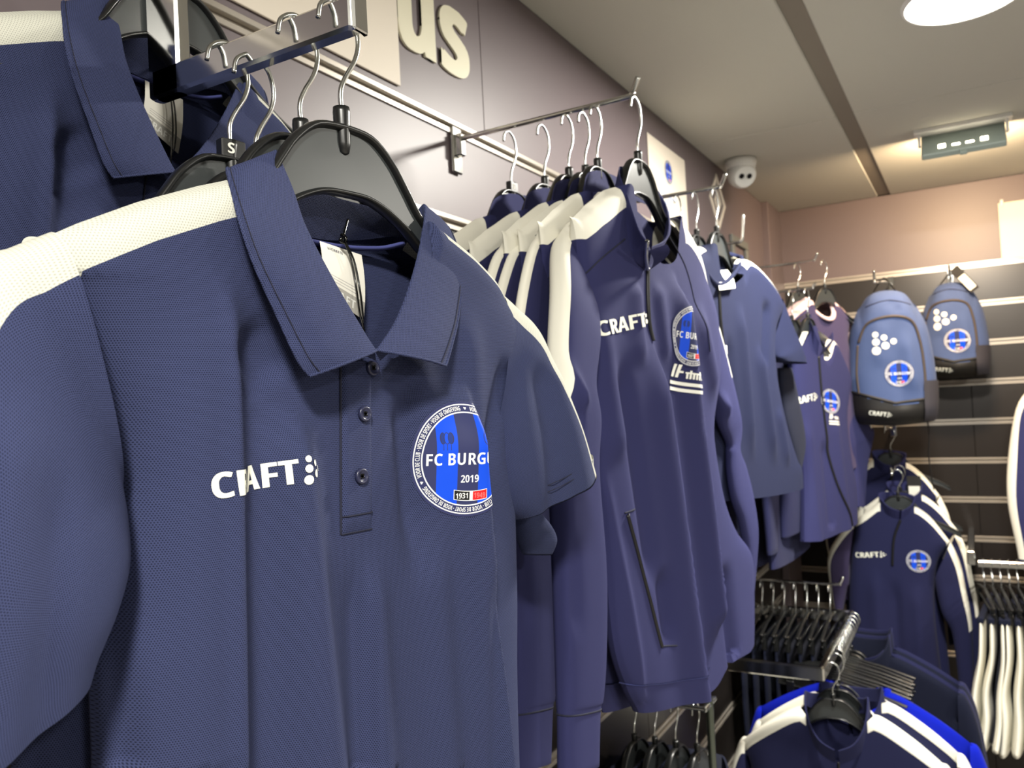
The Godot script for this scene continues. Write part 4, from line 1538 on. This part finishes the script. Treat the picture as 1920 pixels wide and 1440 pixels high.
func sweatshirt(at: Vector3, turn: float) -> Node3D:
	var o := thing("sweatshirt", "navy round-necked sweatshirt with white neck label and ribbed hem on the middle rod", "sweatshirt", at, turn)
	var s := sheet({
		"L": pv([-0.2682, -0.074, -0.2526, -0.195, -0.2376, -0.3584, -0.2138, -0.5556]),
		"R": pv([0.4597, -0.0726, 0.3584, -0.1452, 0.3416, -0.2537, 0.3979, -0.3771, 0.4812, -0.4827, 0.5197, -0.5147, 0.511, -0.625]),
		"top": pv([-0.2448, -0.0703, -0.1633, -0.0136, -0.08, 0.0115, -0.065, -0.0464, -0.0024, -0.0632, 0.0782, -0.0376, 0.1508, 0.0135, 0.2905, -0.0095, 0.4597, -0.0726]),
		"topb": pv([-0.2448, -0.0703, -0.1633, -0.0136, -0.08, 0.0115, 0.0199, 0.0154, 0.1508, 0.0135, 0.2905, -0.0095, 0.4597, -0.0726]),
		"hem": pv([-0.2811, -0.5, 0.0107, -0.5276, 0.1951, -0.5432, 0.4158, -0.5564]),
		"nl": -0.118, "nr": 0.095, "T": 0.028, "Tb": 0.035, "zc": -0.028, "zr": -0.035, "rc": 0.04, "pw": 5.0,
		"folds": [[0.0353, -0.0928, 0.0636, -0.4685, 0.03, 0.02, 0.012, 0.2, 0.3], [0.1456, -0.1825, 0.2274, -0.484, 0.03, 0.02, 0.012, 0.2, 0.3], [-0.0433, -0.1668, -0.0242, -0.4376, 0.02, 0.02, -0.010, 0.2, 0.3], [0.2448, -0.0762, 0.1966, -0.2435, 0.03, 0.02, -0.012, 0.2, 0.2], [0.2785, -0.3337, 0.3345, -0.4942, 0.025, 0.02, 0.008, 0.2, 0.3]],
	})
	torso(o, s, M.sweat, M.white, 80, 80, Vector2(0.012, 0.022), 0.03, 0.12, M.sweat)
	sleeve(o, [[0.4882, -0.0522, 0.3351, -0.1858, -0.04, 0.015], [0.554, -0.1283, 0.3585, -0.2058, -0.035, 0.018], [0.5979, -0.1786, 0.3757, -0.2154, -0.03, 0.02], [0.636, -0.2257, 0.4014, -0.2232, -0.03, 0.02]], true, M.sweat, {"n": 24, "nphi": 40})
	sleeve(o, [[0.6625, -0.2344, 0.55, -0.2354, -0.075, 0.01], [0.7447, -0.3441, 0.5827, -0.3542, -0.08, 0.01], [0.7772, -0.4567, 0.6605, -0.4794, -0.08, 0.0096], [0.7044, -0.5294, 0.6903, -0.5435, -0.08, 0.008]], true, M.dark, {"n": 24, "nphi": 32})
	var ring := pv3([-0.0677, 0.0094, -0.035, -0.1286, -0.0503, -0.01, -0.0845, -0.0758, 0, 0.0354, -0.0399, -0.01, 0.1688, 0.0126, -0.035, 0.2098, 0.0289, -0.06, 0.1574, 0.0356, -0.08, 0.0359, 0.0252, -0.065, -0.0677, 0.0094, -0.035])
	var A := Acc.new()
	A.tube(cr3(ring, 60), 0.008, 10, 0.6)
	part(o, "neckband", A, M.sweat)
	quad_patch(o, "neck_label", pv3([-0.0389, -0.0357, -0.03, 0.0602, -0.0226, -0.03, -0.0161, -0.0756, 0.012, -0.1126, -0.0886, 0.012]), M.label, 0.004, "white neck label")
	seam(o, s, "zip", pv([-0.0852, -0.0803, -0.0868, -0.1467, -0.0804, -0.2017]), 0.004, M.zip, 0.001)
	var Z := Acc.new()
	Z.box(Vector3(-0.004, -0.018, 0), Vector3(0.004, 0.0, 0.003), 0.001)
	var zp := part(o, "zip_puller", Z, M.label, "pale zip puller")
	var zpos := pv([-0.0769, -0.1993])[0]
	zp.position = s.pt(zpos.x, zpos.y, 0.004)
	return o

func zip_jacket(at: Vector3, turn: float) -> Node3D:
	var o := thing("track_jacket", "navy zipped jacket with crest hanging near the far corner, left of the backpacks", "jacket", at, turn)
	var s := sheet({
		"L": pv([-0.1023, -0.0794, -0.1021, -0.1893, -0.089, -0.3249, -0.0642, -0.4962, -0.1023, -0.7434]),
		"R": pv([0.4014, -0.1845, 0.3261, -0.3092, 0.3419, -0.4624, 0.3751, -0.5802, 0.346, -0.8046]),
		"top": pv([-0.0781, -0.0781, -0.0204, -0.0336, 0.0419, 0.0001, 0.0813, -0.0664, 0.1227, -0.0981, 0.1726, -0.0829, 0.224, -0.0376, 0.3182, -0.1112, 0.4014, -0.1845]),
		"topb": pv([-0.0781, -0.0781, -0.0204, -0.0336, 0.0419, 0.0001, 0.1366, -0.0108, 0.224, -0.0376, 0.3182, -0.1112, 0.4014, -0.1845]),
		"hem": pv([-0.3068, -0.6648, -0.1514, -0.6838, 0.0216, -0.6946, 0.2892, -0.6903]),
		"nl": -0.075, "nr": 0.105, "T": 0.028, "Tb": 0.04, "zc": -0.028, "zr": -0.03, "rc": 0.04, "pw": 5.0,
		"folds": [[0.1395, -0.2659, 0.2134, -0.7066, 0.04, 0.03, 0.012, 0.2, 0.0], [-0.0698, -0.2925, -0.0444, -0.6842, 0.04, 0.03, 0.012, 0.2, 0.0], [0.0518, -0.368, 0.0754, -0.6505, 0.03, 0.03, -0.012, 0.2, 0.0]],
	})
	torso(o, s, M.jacket, M.white, 60, 60, Vector2(0.012, 0.02))
	sleeve(o, [[0.4302, -0.1843, 0.3404, -0.3287, -0.04, 0.018], [0.4905, -0.2668, 0.3402, -0.3708, -0.035, 0.021], [0.5876, -0.3574, 0.3502, -0.4154, -0.03, 0.0228], [0.6052, -0.3929, 0.3558, -0.4445, -0.03, 0.0216], [0.5143, -0.4967, 0.3778, -0.5038, -0.03, 0.0204], [0.4521, -0.6475, 0.3651, -0.6364, -0.03, 0.018]], true, M.jacket, {"n": 30, "nphi": 32, "sf": 0.3, "sb": 0.9, "stripe_end": 12})
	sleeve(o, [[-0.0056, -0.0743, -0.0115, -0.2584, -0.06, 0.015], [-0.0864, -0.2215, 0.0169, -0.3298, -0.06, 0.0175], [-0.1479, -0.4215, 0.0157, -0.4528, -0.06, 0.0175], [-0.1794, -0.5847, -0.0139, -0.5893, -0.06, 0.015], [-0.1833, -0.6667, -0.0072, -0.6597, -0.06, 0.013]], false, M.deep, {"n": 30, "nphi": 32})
	stand(o, [pv3([0.0398, -0.1014, 0, 0.0081, -0.07, -0.005, 0.0411, -0.0053, -0.03, 0.2648, 0.0035, -0.09, 0.263, -0.0347, -0.05, 0.1448, -0.0759, -0.01, 0.0581, -0.1012, 0]), pv3([0.0089, -0.0549, 0.02, -0.0111, -0.0061, 0.01, 0.0616, 0.04, -0.03, 0.2789, 0.0494, -0.085, 0.3103, 0.0068, -0.05, 0.1855, -0.0487, 0, 0.0466, -0.0749, 0.02])], M.jacket)
	seam(o, s, "zip", pv([0.0444, -0.1014, 0.055, -0.263, 0.1042, -0.4778, 0.2381, -0.6829]), 0.005, M.zip, 0.001)
	patch(o, s, "crest", pv([0.1244, -0.2515])[0], Vector2(0.17, 0.085), -0.1, M.crest, 0.002, 30, 20, "round blue club crest")
	patch(o, s, "chest_print", pv([-0.0605, -0.2373])[0], Vector2(0.15, 0.03), 0.1, M.logo, 0.002, 30, 8, "white brand lettering")
	patch(o, s, "sponsor_print", pv([0.138, -0.3146])[0], Vector2(0.09, 0.045), -0.1, M.sponsor, 0.002, 16, 8, "small white sponsor mark")
	var V := Acc.new()
	V.slab(pv([-0.2324, -0.0425, -0.2041, -0.0384, -0.1834, -0.0606, -0.1461, -0.0299, -0.1083, -0.0287, -0.1793, -0.0866, -0.2035, -0.087]), 0.03, 0.032)
	part(o, "collar_print", V, M.white, "white angular mark at the shoulder")
	return o

func backpack(label: String, at: Vector3, turn: float, w: float, h: float, twist: float) -> Node3D:
	var o := thing("backpack", label, "backpack", at, turn)
	var d := {
		"L": pv([-w * 0.62, h * 0.40, -w * 0.88, h * 0.2, -w, -h * 0.1, -w * 0.98, -h * 0.35, -w * 0.9, -h * 0.5]),
		"R": pv([w * 0.62, h * 0.40, w * 0.88, h * 0.2, w, -h * 0.1, w * 0.98, -h * 0.35, w * 0.9, -h * 0.5]),
		"top": pv([-w * 0.64, h * 0.36, -w * 0.4, h * 0.47, 0, h * 0.5, w * 0.4, h * 0.47, w * 0.64, h * 0.36]),
		"hem": pv([-w, -h * 0.47, 0, -h * 0.5, w, -h * 0.47]),
		"neck": false, "T": 0.10, "Tb": 0.06, "zc": 0.0, "zr": 0.0, "rc": 0.10, "pw": 3.0, "hemclose": 0.06,
		"folds": [[-w * 0.2, h * 0.3, -w * 0.3, -h * 0.1, 0.03, 0.03, 0.008, 0.3, 0.3], [w * 0.3, h * 0.2, w * 0.5, -h * 0.3, 0.03, 0.02, 0.008 + twist * 0.01, 0.3, 0.3], [w * 0.1, -h * 0.1, w * 0.2, -h * 0.4, 0.02, 0.03, -0.007, 0.3, 0.3], [0.0, h * 0.42, w * 0.25, h * 0.3, 0.02, 0.02, -0.008, 0.3, 0.3]],
	}
	var s := sheet(d)
	var A := Acc.new()
	var K := Acc.new()
	for back in [false, true]:
		var P := sheet_grid(s, 48, 56, Vector2.ZERO, back)
		var low := func(i: int, j: int) -> bool: return P[j][i].y < -h * 0.33 + absf(P[j][i].x) * 0.22 - P[j][i].x * 0.12
		A.grid(P, func(i: int, j: int) -> bool: return not low.call(i, j), [], back)
		K.grid(P, low, [], back)
	part(o, "body", A, M.bag)
	part(o, "base_panel", K, M.bagdark, "black base")
	var base_line := PackedVector2Array()
	for q in 21:
		var bx := lerpf(-w * 0.97, w * 0.97, q / 20.0)
		base_line.append(Vector2(bx, -h * 0.33 + absf(bx) * 0.22 - bx * 0.12))
	seam(o, s, "base_piping", base_line, 0.0055, M.bagdark, 0.0, 60)
	# piped zips: the pocket's and the main one
	seam(o, s, "pocket_zip", pv([-w * 0.72, h * 0.12, -w * 0.5, h * 0.25, 0, h * 0.29, w * 0.45, h * 0.25, w * 0.62, h * 0.1, w * 0.68, -h * 0.12, w * 0.66, -h * 0.25]), 0.005, M.zipbrown, 0.001, 60)
	seam(o, s, "pocket_edge", pv([-w * 0.74, h * 0.1, -w * 0.8, -h * 0.1, -w * 0.78, -h * 0.25]), 0.004, M.zipbrown, 0.001, 30)
	seam(o, s, "top_crease", pv([-w * 0.5, h * 0.38, 0, h * 0.41, w * 0.5, h * 0.37]), 0.002, M.thread, 0.0, 30)
	patch(o, s, "dot_print", Vector2(-w * 0.15, h * 0.10), Vector2(0.115, 0.115), 0.1, M.dots, 0.0015, 20, 20, "six white dots in a triangle")
	patch(o, s, "crest", Vector2(-w * 0.02 + 0.02, -h * 0.12), Vector2(0.095, 0.095), 0, M.crest, 0.0015, 20, 20, "round blue club crest")
	patch(o, s, "brand_print", Vector2(-w * 0.35, -h * 0.40), Vector2(0.075, 0.02), -0.15, M.logo, 0.002, 16, 6, "small white lettering")
	# hanging loop, grip and straps
	var Lp := Acc.new()
	Lp.tube(cr3(pv3([-0.05, h * 0.45, -0.03, -0.028, h * 0.53, -0.03, 0, h * 0.60, -0.035, 0.028, h * 0.53, -0.03, 0.05, h * 0.45, -0.03]), 30), 0.009, 8, 0.3)
	part(o, "loop_handle", Lp, M.bagdark, "dark carrying loop")
	for sd in [-1, 1]:
		var St := Acc.new()
		St.tube(cr3(pv3([sd * 0.05, h * 0.44, -0.06, sd * w * 0.55, h * 0.2, -0.095, sd * w * 0.7, -h * 0.2, -0.09, sd * w * 0.85, -h * 0.46, -0.06]), 30), 0.02, 8, 0.3)
		part(o, "shoulder_strap", St, M.bagdark)
	if twist > 0:
		var Ls := Acc.new()
		Ls.tube(cr3(pv3([w * 0.75, -h * 0.40, -0.05, w * 0.8, -h * 0.55, -0.03, w * 0.76, -h * 0.75, -0.03, w * 0.82, -h * 0.98, -0.03]), 24), 0.011, 8, 0.15)
		part(o, "loose_strap", Ls, M.bagdark, "dark strap hanging loose")
	var Pk := Acc.new()
	var rows: Array = []
	for j in 13:
		var row := PackedVector3Array()
		for i in 9:
			var f := i / 8.0
			var y := lerpf(-h * 0.18, -h * 0.46, j / 12.0)
			var x := lerpf(w * 0.62, s.XR.at(y) - 0.002, f)
			row.append(s.pt(x, y, 0.006))
		rows.append(row)
	Pk.grid(rows)
	part(o, "side_pocket", Pk, mat(Color(0.20, 0.19, 0.22), 0.7), "dark mesh side pocket")
	return o

func back_things() -> void:
	for q in [["chrome back wall hook holding the nearer backpack", -0.285, 0.075, -3.10], ["chrome back wall hook holding the higher backpack on the right", -0.062, 0.02, -3.60]]:
		var o := thing("wall_hook", q[0], "display hook", Vector3(q[1], 2.092 - 0.03, WZ), -PI / 2)
		var A := Acc.new()
		var ln: float = q[3] - WZ
		A.box(Vector3(0.002, -0.045, -0.012), Vector3(0.008, 0.02, 0.012), 0.002)
		A.tube(cr3(pv3([0.006, -0.01, 0, ln * 0.5, -q[1 + 1] * 0.5, 0, ln, -q[2], 0, ln + 0.012, 0.008 - q[2], 0, ln + 0.02, 0.04 - q[2], 0]), 24), 0.0045, 10)
		part(o, "hook", A, M.chrome)
	backpack("blue backpack in front, hanging lower on the left, six white dots and a crest", Vector3(-0.262, 1.72, -3.20), 0.18, 0.145, 0.49, 0.5)
	var b2 := backpack("blue backpack hanging higher on the right with a white hang tag", Vector3(-0.062, 1.825, -3.62), -0.05, 0.118, 0.38, 0.0)
	var t := thing("hang_tag", "black and white hang tag on the right backpack's loop", "tag", Vector3(-0.035, 2.045, -3.55), 0.0)
	t.rotation = Vector3(0.1, -0.1, 0.62)
	var T := Acc.new()
	T.box(Vector3(-0.017, -0.095, 0), Vector3(0.017, 0.02, 0.0015), 0.0005)
	part(t, "card", T, M.bagdark)
	var T2 := Acc.new()
	T2.box(Vector3(-0.014, -0.085, 0.0014), Vector3(0.014, -0.02, 0.0022), 0.0003)
	part(t, "price_label", T2, M.label, "white price label")
	# white poster leaning on the top rail
	var p := thing("poster", "blank white poster on the back wall at the picture's right edge", "poster", Vector3(0.245, 2.213, WZ + 0.004))
	var P := Acc.new()
	P.box(Vector3(-0.125, -0.113, 0), Vector3(0.125, 0.113, 0.003), 0.0008)
	part(p, "sheet", P, M.paper)
	var Pc := Acc.new()
	Pc.box(Vector3(-0.118, 0.1, 0.002), Vector3(-0.106, 0.126, 0.008), 0.002)
	part(p, "clip", Pc, M.camera)
	# two track tops facing the room
	var o := quarter_zip(Vector3(-0.27, 1.15, -3.3), 0.0)
	hanger("black hanger of the quarter-zip top facing the room", local_to(o, Vector3(-0.005, 0.055, -0.045)), 0.0)
	var o2 := dup(o, Vector3(-0.27, 1.15, -3.3) + Vector3(-0.03, 0.15, -0.16), 0.0, "navy track top behind the quarter-zip top, with a black price tag at its chest")
	hanger("black hanger of the track top behind the quarter-zip top", local_to(o2, Vector3(-0.005, 0.055, -0.045)), 0.0)
	var o3 := dup(o, Vector3(-0.27, 1.15, -3.3) + Vector3(0.022, 0.035, -0.085), -0.05, "navy track top between the quarter-zip top and the one with the price tag")
	o2.scale.z = 0.7
	o3.scale.z = 0.6
	hanger("black hanger between the two track tops on the back wall", local_to(o3, Vector3(-0.025, 0.03, -0.045)), 0.0)
	for q in [["chrome back wall hook with the quarter-zip top", -0.285, 1.27, 0.50], ["chrome back wall hook with the track top behind it", -0.312, 1.425, 0.34]]:
		var h := thing("wall_hook", q[0], "display hook", Vector3(q[1], q[2] + 0.025, WZ), -PI / 2)
		var A := Acc.new()
		A.box(Vector3(0.002, -0.045, -0.012), Vector3(0.008, 0.02, 0.012), 0.002)
		A.tube(cr3(pv3([0.006, 0, 0, q[3] * 0.5, 0, 0, q[3], 0, 0, q[3] + 0.012, 0.006, 0, q[3] + 0.02, 0.025, 0]), 24), 0.0045, 10)
		part(h, "hook", A, M.chrome)
	var tg := thing("hang_tag", "black swing tag with white price label on the rear track top", "tag", Vector3(-0.222, 1.225, -3.395))
	var TG := Acc.new()
	TG.box(Vector3(-0.024, -0.05, 0), Vector3(0.024, 0.05, 0.0015), 0.0005)
	part(tg, "card", TG, M.bagdark)
	var TL := Acc.new()
	TL.box(Vector3(-0.019, -0.045, 0.0014), Vector3(0.019, 0.012, 0.0022), 0.0003)
	part(tg, "price_label", TL, M.label, "white price label")
	# the sleeves at the picture's right edge
	ordinary("training_jacket", "navy track top with white sleeve stripe cut off by the picture's right edge", Vector3(0.385, 1.66, -3.35), 0.0, {"mat": M.jacket, "sw": 0.21, "stripe": 0.03, "spread": 0.09, "len": 0.6})
	ordinary("training_jacket", "second track top below the one at the picture's right edge", Vector3(0.42, 1.50, -3.52), 0.0, {"mat": M.jacket, "sw": 0.21, "stripe": 0.03, "spread": 0.09, "len": 0.6})
	shorts_rack()

func quarter_zip(at: Vector3, turn: float) -> Node3D:
	var o := thing("training_jacket", "navy quarter-zip track top with crest, facing the room on the back wall", "track top", at, turn)
	var s := sheet({
		"L": pv([-0.1556, -0.0354, -0.1835, -0.189, -0.203, -0.3939, -0.2017, -0.6982, -0.2168, -1.024]),
		"R": pv([0.1593, -0.11, 0.1116, -0.1934, 0.0928, -0.3692, 0.1037, -0.6578, 0.103, -0.9651]),
		"top": pv([-0.1556, -0.0354, -0.1044, 0.0062, -0.0658, 0.0331, -0.0462, -0.0066, -0.002, -0.0254, 0.0297, -0.0049, 0.0488, 0.0191, 0.1056, -0.0286, 0.1593, -0.11]),
		"topb": pv([-0.1556, -0.0354, -0.1044, 0.0062, -0.0658, 0.0331, 0.0012, 0.0281, 0.0488, 0.0191, 0.1056, -0.0286, 0.1593, -0.11]),
		"hem": pv([-0.3, -0.665, 0.0, -0.67, 0.3, -0.66]),
		"nl": -0.07, "nr": 0.052, "T": 0.05, "Tb": 0.05, "zc": -0.05, "zr": -0.035, "rc": 0.04, "pw": 5.0,
		"folds": [[-0.0959, -0.2007, -0.0996, -0.7374, 0.03, 0.02, 0.012, 0.2, 0.0], [0.0448, -0.2515, 0.044, -0.717, 0.03, 0.02, 0.012, 0.2, 0.0], [-0.0343, -0.2369, -0.0359, -0.7284, 0.02, 0.02, -0.012, 0.2, 0.0]],
	})
	torso(o, s, M.deep, M.white, 60, 60, Vector2(0.03, 0.02))
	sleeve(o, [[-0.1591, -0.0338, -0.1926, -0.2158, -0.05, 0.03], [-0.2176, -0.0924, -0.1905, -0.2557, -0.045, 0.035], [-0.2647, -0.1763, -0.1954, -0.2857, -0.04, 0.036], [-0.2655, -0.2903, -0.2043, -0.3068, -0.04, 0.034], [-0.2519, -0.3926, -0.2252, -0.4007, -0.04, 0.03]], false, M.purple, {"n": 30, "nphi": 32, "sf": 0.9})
	sleeve(o, [[0.1586, -0.1094, 0.0986, -0.249, -0.05, 0.03], [0.1851, -0.1847, 0.103, -0.2965, -0.045, 0.036], [0.1994, -0.2886, 0.1161, -0.3722, -0.04, 0.036], [0.2101, -0.393, 0.1433, -0.4376, -0.04, 0.034], [0.2085, -0.5363, 0.1531, -0.5618, -0.04, 0.03], [0.2052, -0.651, 0.1567, -0.6766, -0.04, 0.028]], true, M.deep, {"n": 36, "nphi": 40, "sf": 1.5, "sb": 1.0, "stripe_end": 23})
	stand(o, [pv3([-0.0025, -0.0284, 0, -0.0419, -0.0111, -0.01, -0.0683, 0.0224, -0.04, -0.0177, 0.0275, -0.1, 0.0432, 0.015, -0.05, 0.0337, -0.0073, -0.01, 0.0029, -0.0283, 0]), pv3([0.0029, 0.008, 0.02, -0.0399, 0.0255, 0.01, -0.0714, 0.0647, -0.04, -0.0155, 0.0641, -0.1, 0.0491, 0.0547, -0.05, 0.0405, 0.0269, 0.01, 0.0082, 0.0081, 0.02])], M.jacket)
	seam(o, s, "zip", pv([0.0011, -0.0283, -0.0244, -0.0982, -0.0356, -0.1975]), 0.005, M.zip, 0.001)
	patch(o, s, "crest", pv([0.0526, -0.1771])[0], Vector2(0.085, 0.085), 0, M.crest, 0.002, 20, 20, "round blue club crest")
	patch(o, s, "chest_print", pv([-0.1102, -0.1615])[0], Vector2(0.112, 0.026), 0.1, M.logo, 0.002, 24, 8, "white brand lettering")
	return o

func shorts_rack() -> void:
	var o := thing("chrome_rail", "chrome rail with a row of shorts on the back wall at the right", "display rail", Vector3(0, 0.985, -3.24))
	var A := Acc.new()
	A.box(Vector3(-0.03, -0.012, -0.0075), Vector3(0.6, 0.012, 0.0075), 0.003)
	part(o, "bar", A, M.chrome)
	var B := Acc.new()
	B.box(Vector3(-0.06, -0.005, -0.53), Vector3(-0.035, 0.045, 0.012), 0.003)
	part(o, "side_arm", B, M.chrome)
	var cols := [M.white, M.white, M.dark, M.white, M.white, M.pink, M.dark, M.dark, M.white, M.dark, M.white, M.dark]
	for k in 10:
		var x := -0.012 + 0.025 * k
		var kind := "white" if cols[k] == M.white or cols[k] == M.pink else "narrow white"
		var w := ORD[k] as String
		clip_hanger("clip hanger %s from the left on the shorts rail" % w, Vector3(x, 0.905, -3.24), PI / 2 + 0.12)
		var t := thing("shorts", "navy shorts with %s side stripe, %s from the left on the rail" % [kind, w], "shorts", Vector3(x, 0.86, -3.24), PI / 2 - 0.1 + 0.03 * (k % 3))
		var up: float = 0.01 * (k % 3)
		var lean := -0.05 + 0.006 * k
		sleeve(t, [[-0.19, -0.03, 0.19, -0.03, 0, 0.009], [-0.20, -0.06, 0.2, -0.06, 0.0, 0.012], [-0.22, -0.15, 0.23, -0.15, 0.004 + lean * 0.2, 0.013], [-0.235, -0.25, 0.24, -0.25, lean * 0.5 - 0.004 * (k % 2), 0.017], [-0.25, -0.34, 0.25, -0.34, lean * 0.75 + 0.004, 0.020], [-0.255 - up, -0.44 + up, 0.255, -0.44, lean, 0.022]], false, M.dark, {"n": 24, "nphi": 40, "sf": 1.0 if kind == "white" else 0.3, "sb": 1.0 if kind == "white" else 0.5, "e": 0.9})
		var W := Acc.new()
		W.box(Vector3(-0.19, -0.035, -0.009), Vector3(0.19, -0.015, 0.009), 0.003)
		part(t, "waistband", W, M.dark)

func racks() -> void:
	# ---- chrome U rail standing out from the left wall
	var ux := -0.395
	var uy := 0.877
	var o := thing("chrome_rail", "chrome U-shaped rail on the left wall crowded with hangers", "display rail", Vector3(WX, uy, 0))
	var A := Acc.new()
	A.box(Vector3(ux - WX - 0.009, -0.024, -2.84), Vector3(ux - WX + 0.009, 0.014, -2.24), 0.004)
	part(o, "front_bar", A, M.chrome)
	for z in [-2.84, -2.24]:
		var B := Acc.new()
		B.box(Vector3(0.0, -0.024, z - 0.008), Vector3(ux - WX + 0.009, 0.014, z + 0.008), 0.004)
		part(o, "side_arm", B, M.chrome)
	var stack: Array = []
	# garments on the U rail face the camera
	var z := -2.275
	ordinary("track_jacket", "navy zipped jacket with white shoulder stripes, front one on the U-shaped rail", Vector3(-0.372, 0.752, z), 0.06, {"mat": M.deep, "sw": 0.26, "nw": 0.085, "drop": 0.115, "nd": 0.12, "ch_": 0.04, "stripe": 0.028, "len": 0.6, "zip": 0.3, "T": 0.04})
	hanger("black hanger of the front jacket on the U-shaped rail", Vector3(-0.38, 0.785, z - 0.035), 0.06)
	ordinary("track_jacket", "navy jacket with white stripes second on the U-shaped rail", Vector3(-0.345, 0.778, z - 0.075), -0.06, {"mat": M.deep, "sw": 0.265, "nw": 0.085, "drop": 0.115, "nd": 0.1, "ch_": 0.035, "stripe": 0.026, "len": 0.6, "T": 0.03, "slim": 0.5})
	hanger("black hanger second on the U-shaped rail", Vector3(-0.375, 0.795, z - 0.085), 0.0)
	ordinary("football_shirt", "royal blue shirt third on the U-shaped rail", Vector3(-0.335, 0.792, z - 0.115), -0.1, {"mat": M.royal, "sw": 0.285, "nw": 0.08, "drop": 0.11, "len": 0.6, "long": false, "collar": "crew", "T": 0.03, "slim": 0.5}, "", "shirt")
	hanger("black hanger of the royal blue shirt", Vector3(-0.378, 0.795, z - 0.13), -0.1)
	for k in 11:
		clip_hanger("empty black clip hanger, %s from the front in the row on the U-shaped rail" % ORD[k], Vector3(-0.385, 0.795, -2.44 - 0.022 * k), -0.34 + 0.05 * (k % 4) , "empty clip hangers on the U-shaped rail")
	for k in 4:
		ordinary("track_jacket", "dark navy jacket %s from the far end of the U-shaped rail" % ["first", "second", "third", "fourth"][k], Vector3(-0.35, 0.80, -2.79 + 0.035 * k), -0.12, {"mat": [M.deep, M.dark, M.deep, M.dark][k], "sw": 0.27, "nw": 0.08, "drop": 0.09, "len": 0.75, "T": 0.03, "slim": 0.45})
		hanger("black hanger in the %s jacket from the far end of the U-shaped rail" % ["first", "second", "third", "fourth"][k], Vector3(-0.385, 0.795, -2.81 + 0.04 * k), -0.2)
	# ---- bare rod above the U rail
	rod_arm("chrome wall rod with bare hanger hooks above the U-shaped rail", Vector3(WX, 0.99, -2.77), 0.335)
	for k in 8:
		clip_hanger("dark clip hanger, %s from the wall on the low wall rod" % ORD[k], Vector3(-0.70 + 0.036 * k, 0.888, -2.77), facing(0), "clip hangers on the low wall rod")
		var t := thing("trousers", "dark trousers, %s from the wall under the low wall rod" % ORD[k], "trousers", Vector3(-0.70 + 0.036 * k, 0.82, -2.77), facing(0), "trousers on the low wall rod")
		sleeve(t, [[-0.16, 0, 0.16, 0, 0, 0.010], [-0.17, -0.2, 0.17, -0.2, 0, 0.014], [-0.14, -0.6, 0.14, -0.6, 0, 0.014]], false, M.dark, {"n": 12, "nphi": 24})
	# ---- low rack nearer the camera
	var p := thing("display_stand", "chrome display stand with black hangers below the track jackets", "display stand", Vector3(-0.50, 0, -1.60))
	var S := Acc.new()
	S.tube(pv3([0, 0.02, 0, 0, 0.5, 0, 0, 1.015, 0]), 0.008, 12)
	part(p, "post", S, M.steel)
	var S2 := Acc.new()
	for dz in [-0.03, 0.03]:
		S2.tube(pv3([-0.24, 1.0, dz, -0.1, 1.0, dz, 0.0, 1.0, dz]), 0.005, 8)
	S2.tube(pv3([0, 1.0, -0.034, 0, 1.0, 0, 0, 1.0, 0.034]), 0.006, 8)
	part(p, "arm", S2, M.wire)
	var S3 := Acc.new()
	S3.box(Vector3(-0.2, 0, -0.2), Vector3(0.2, 0.02, 0.2), 0.004)
	part(p, "base", S3, M.chrome)
	for k in 4:
		hanger("black hanger %s from the post on the display stand" % ["first", "second", "third", "fourth"][k], Vector3(-0.53 - 0.045 * k, 0.90, -1.60), facing(4))
		ordinary("track_jacket", "dark navy jacket %s from the post on the display stand" % ["first", "second", "third", "fourth"][k], Vector3(-0.535 - 0.045 * k, 0.865, -1.60), facing(2), {"mat": M.dark, "sw": 0.22, "nw": 0.07, "len": 0.6, "T": 0.02, "collar": "crew", "slim": 0.4})
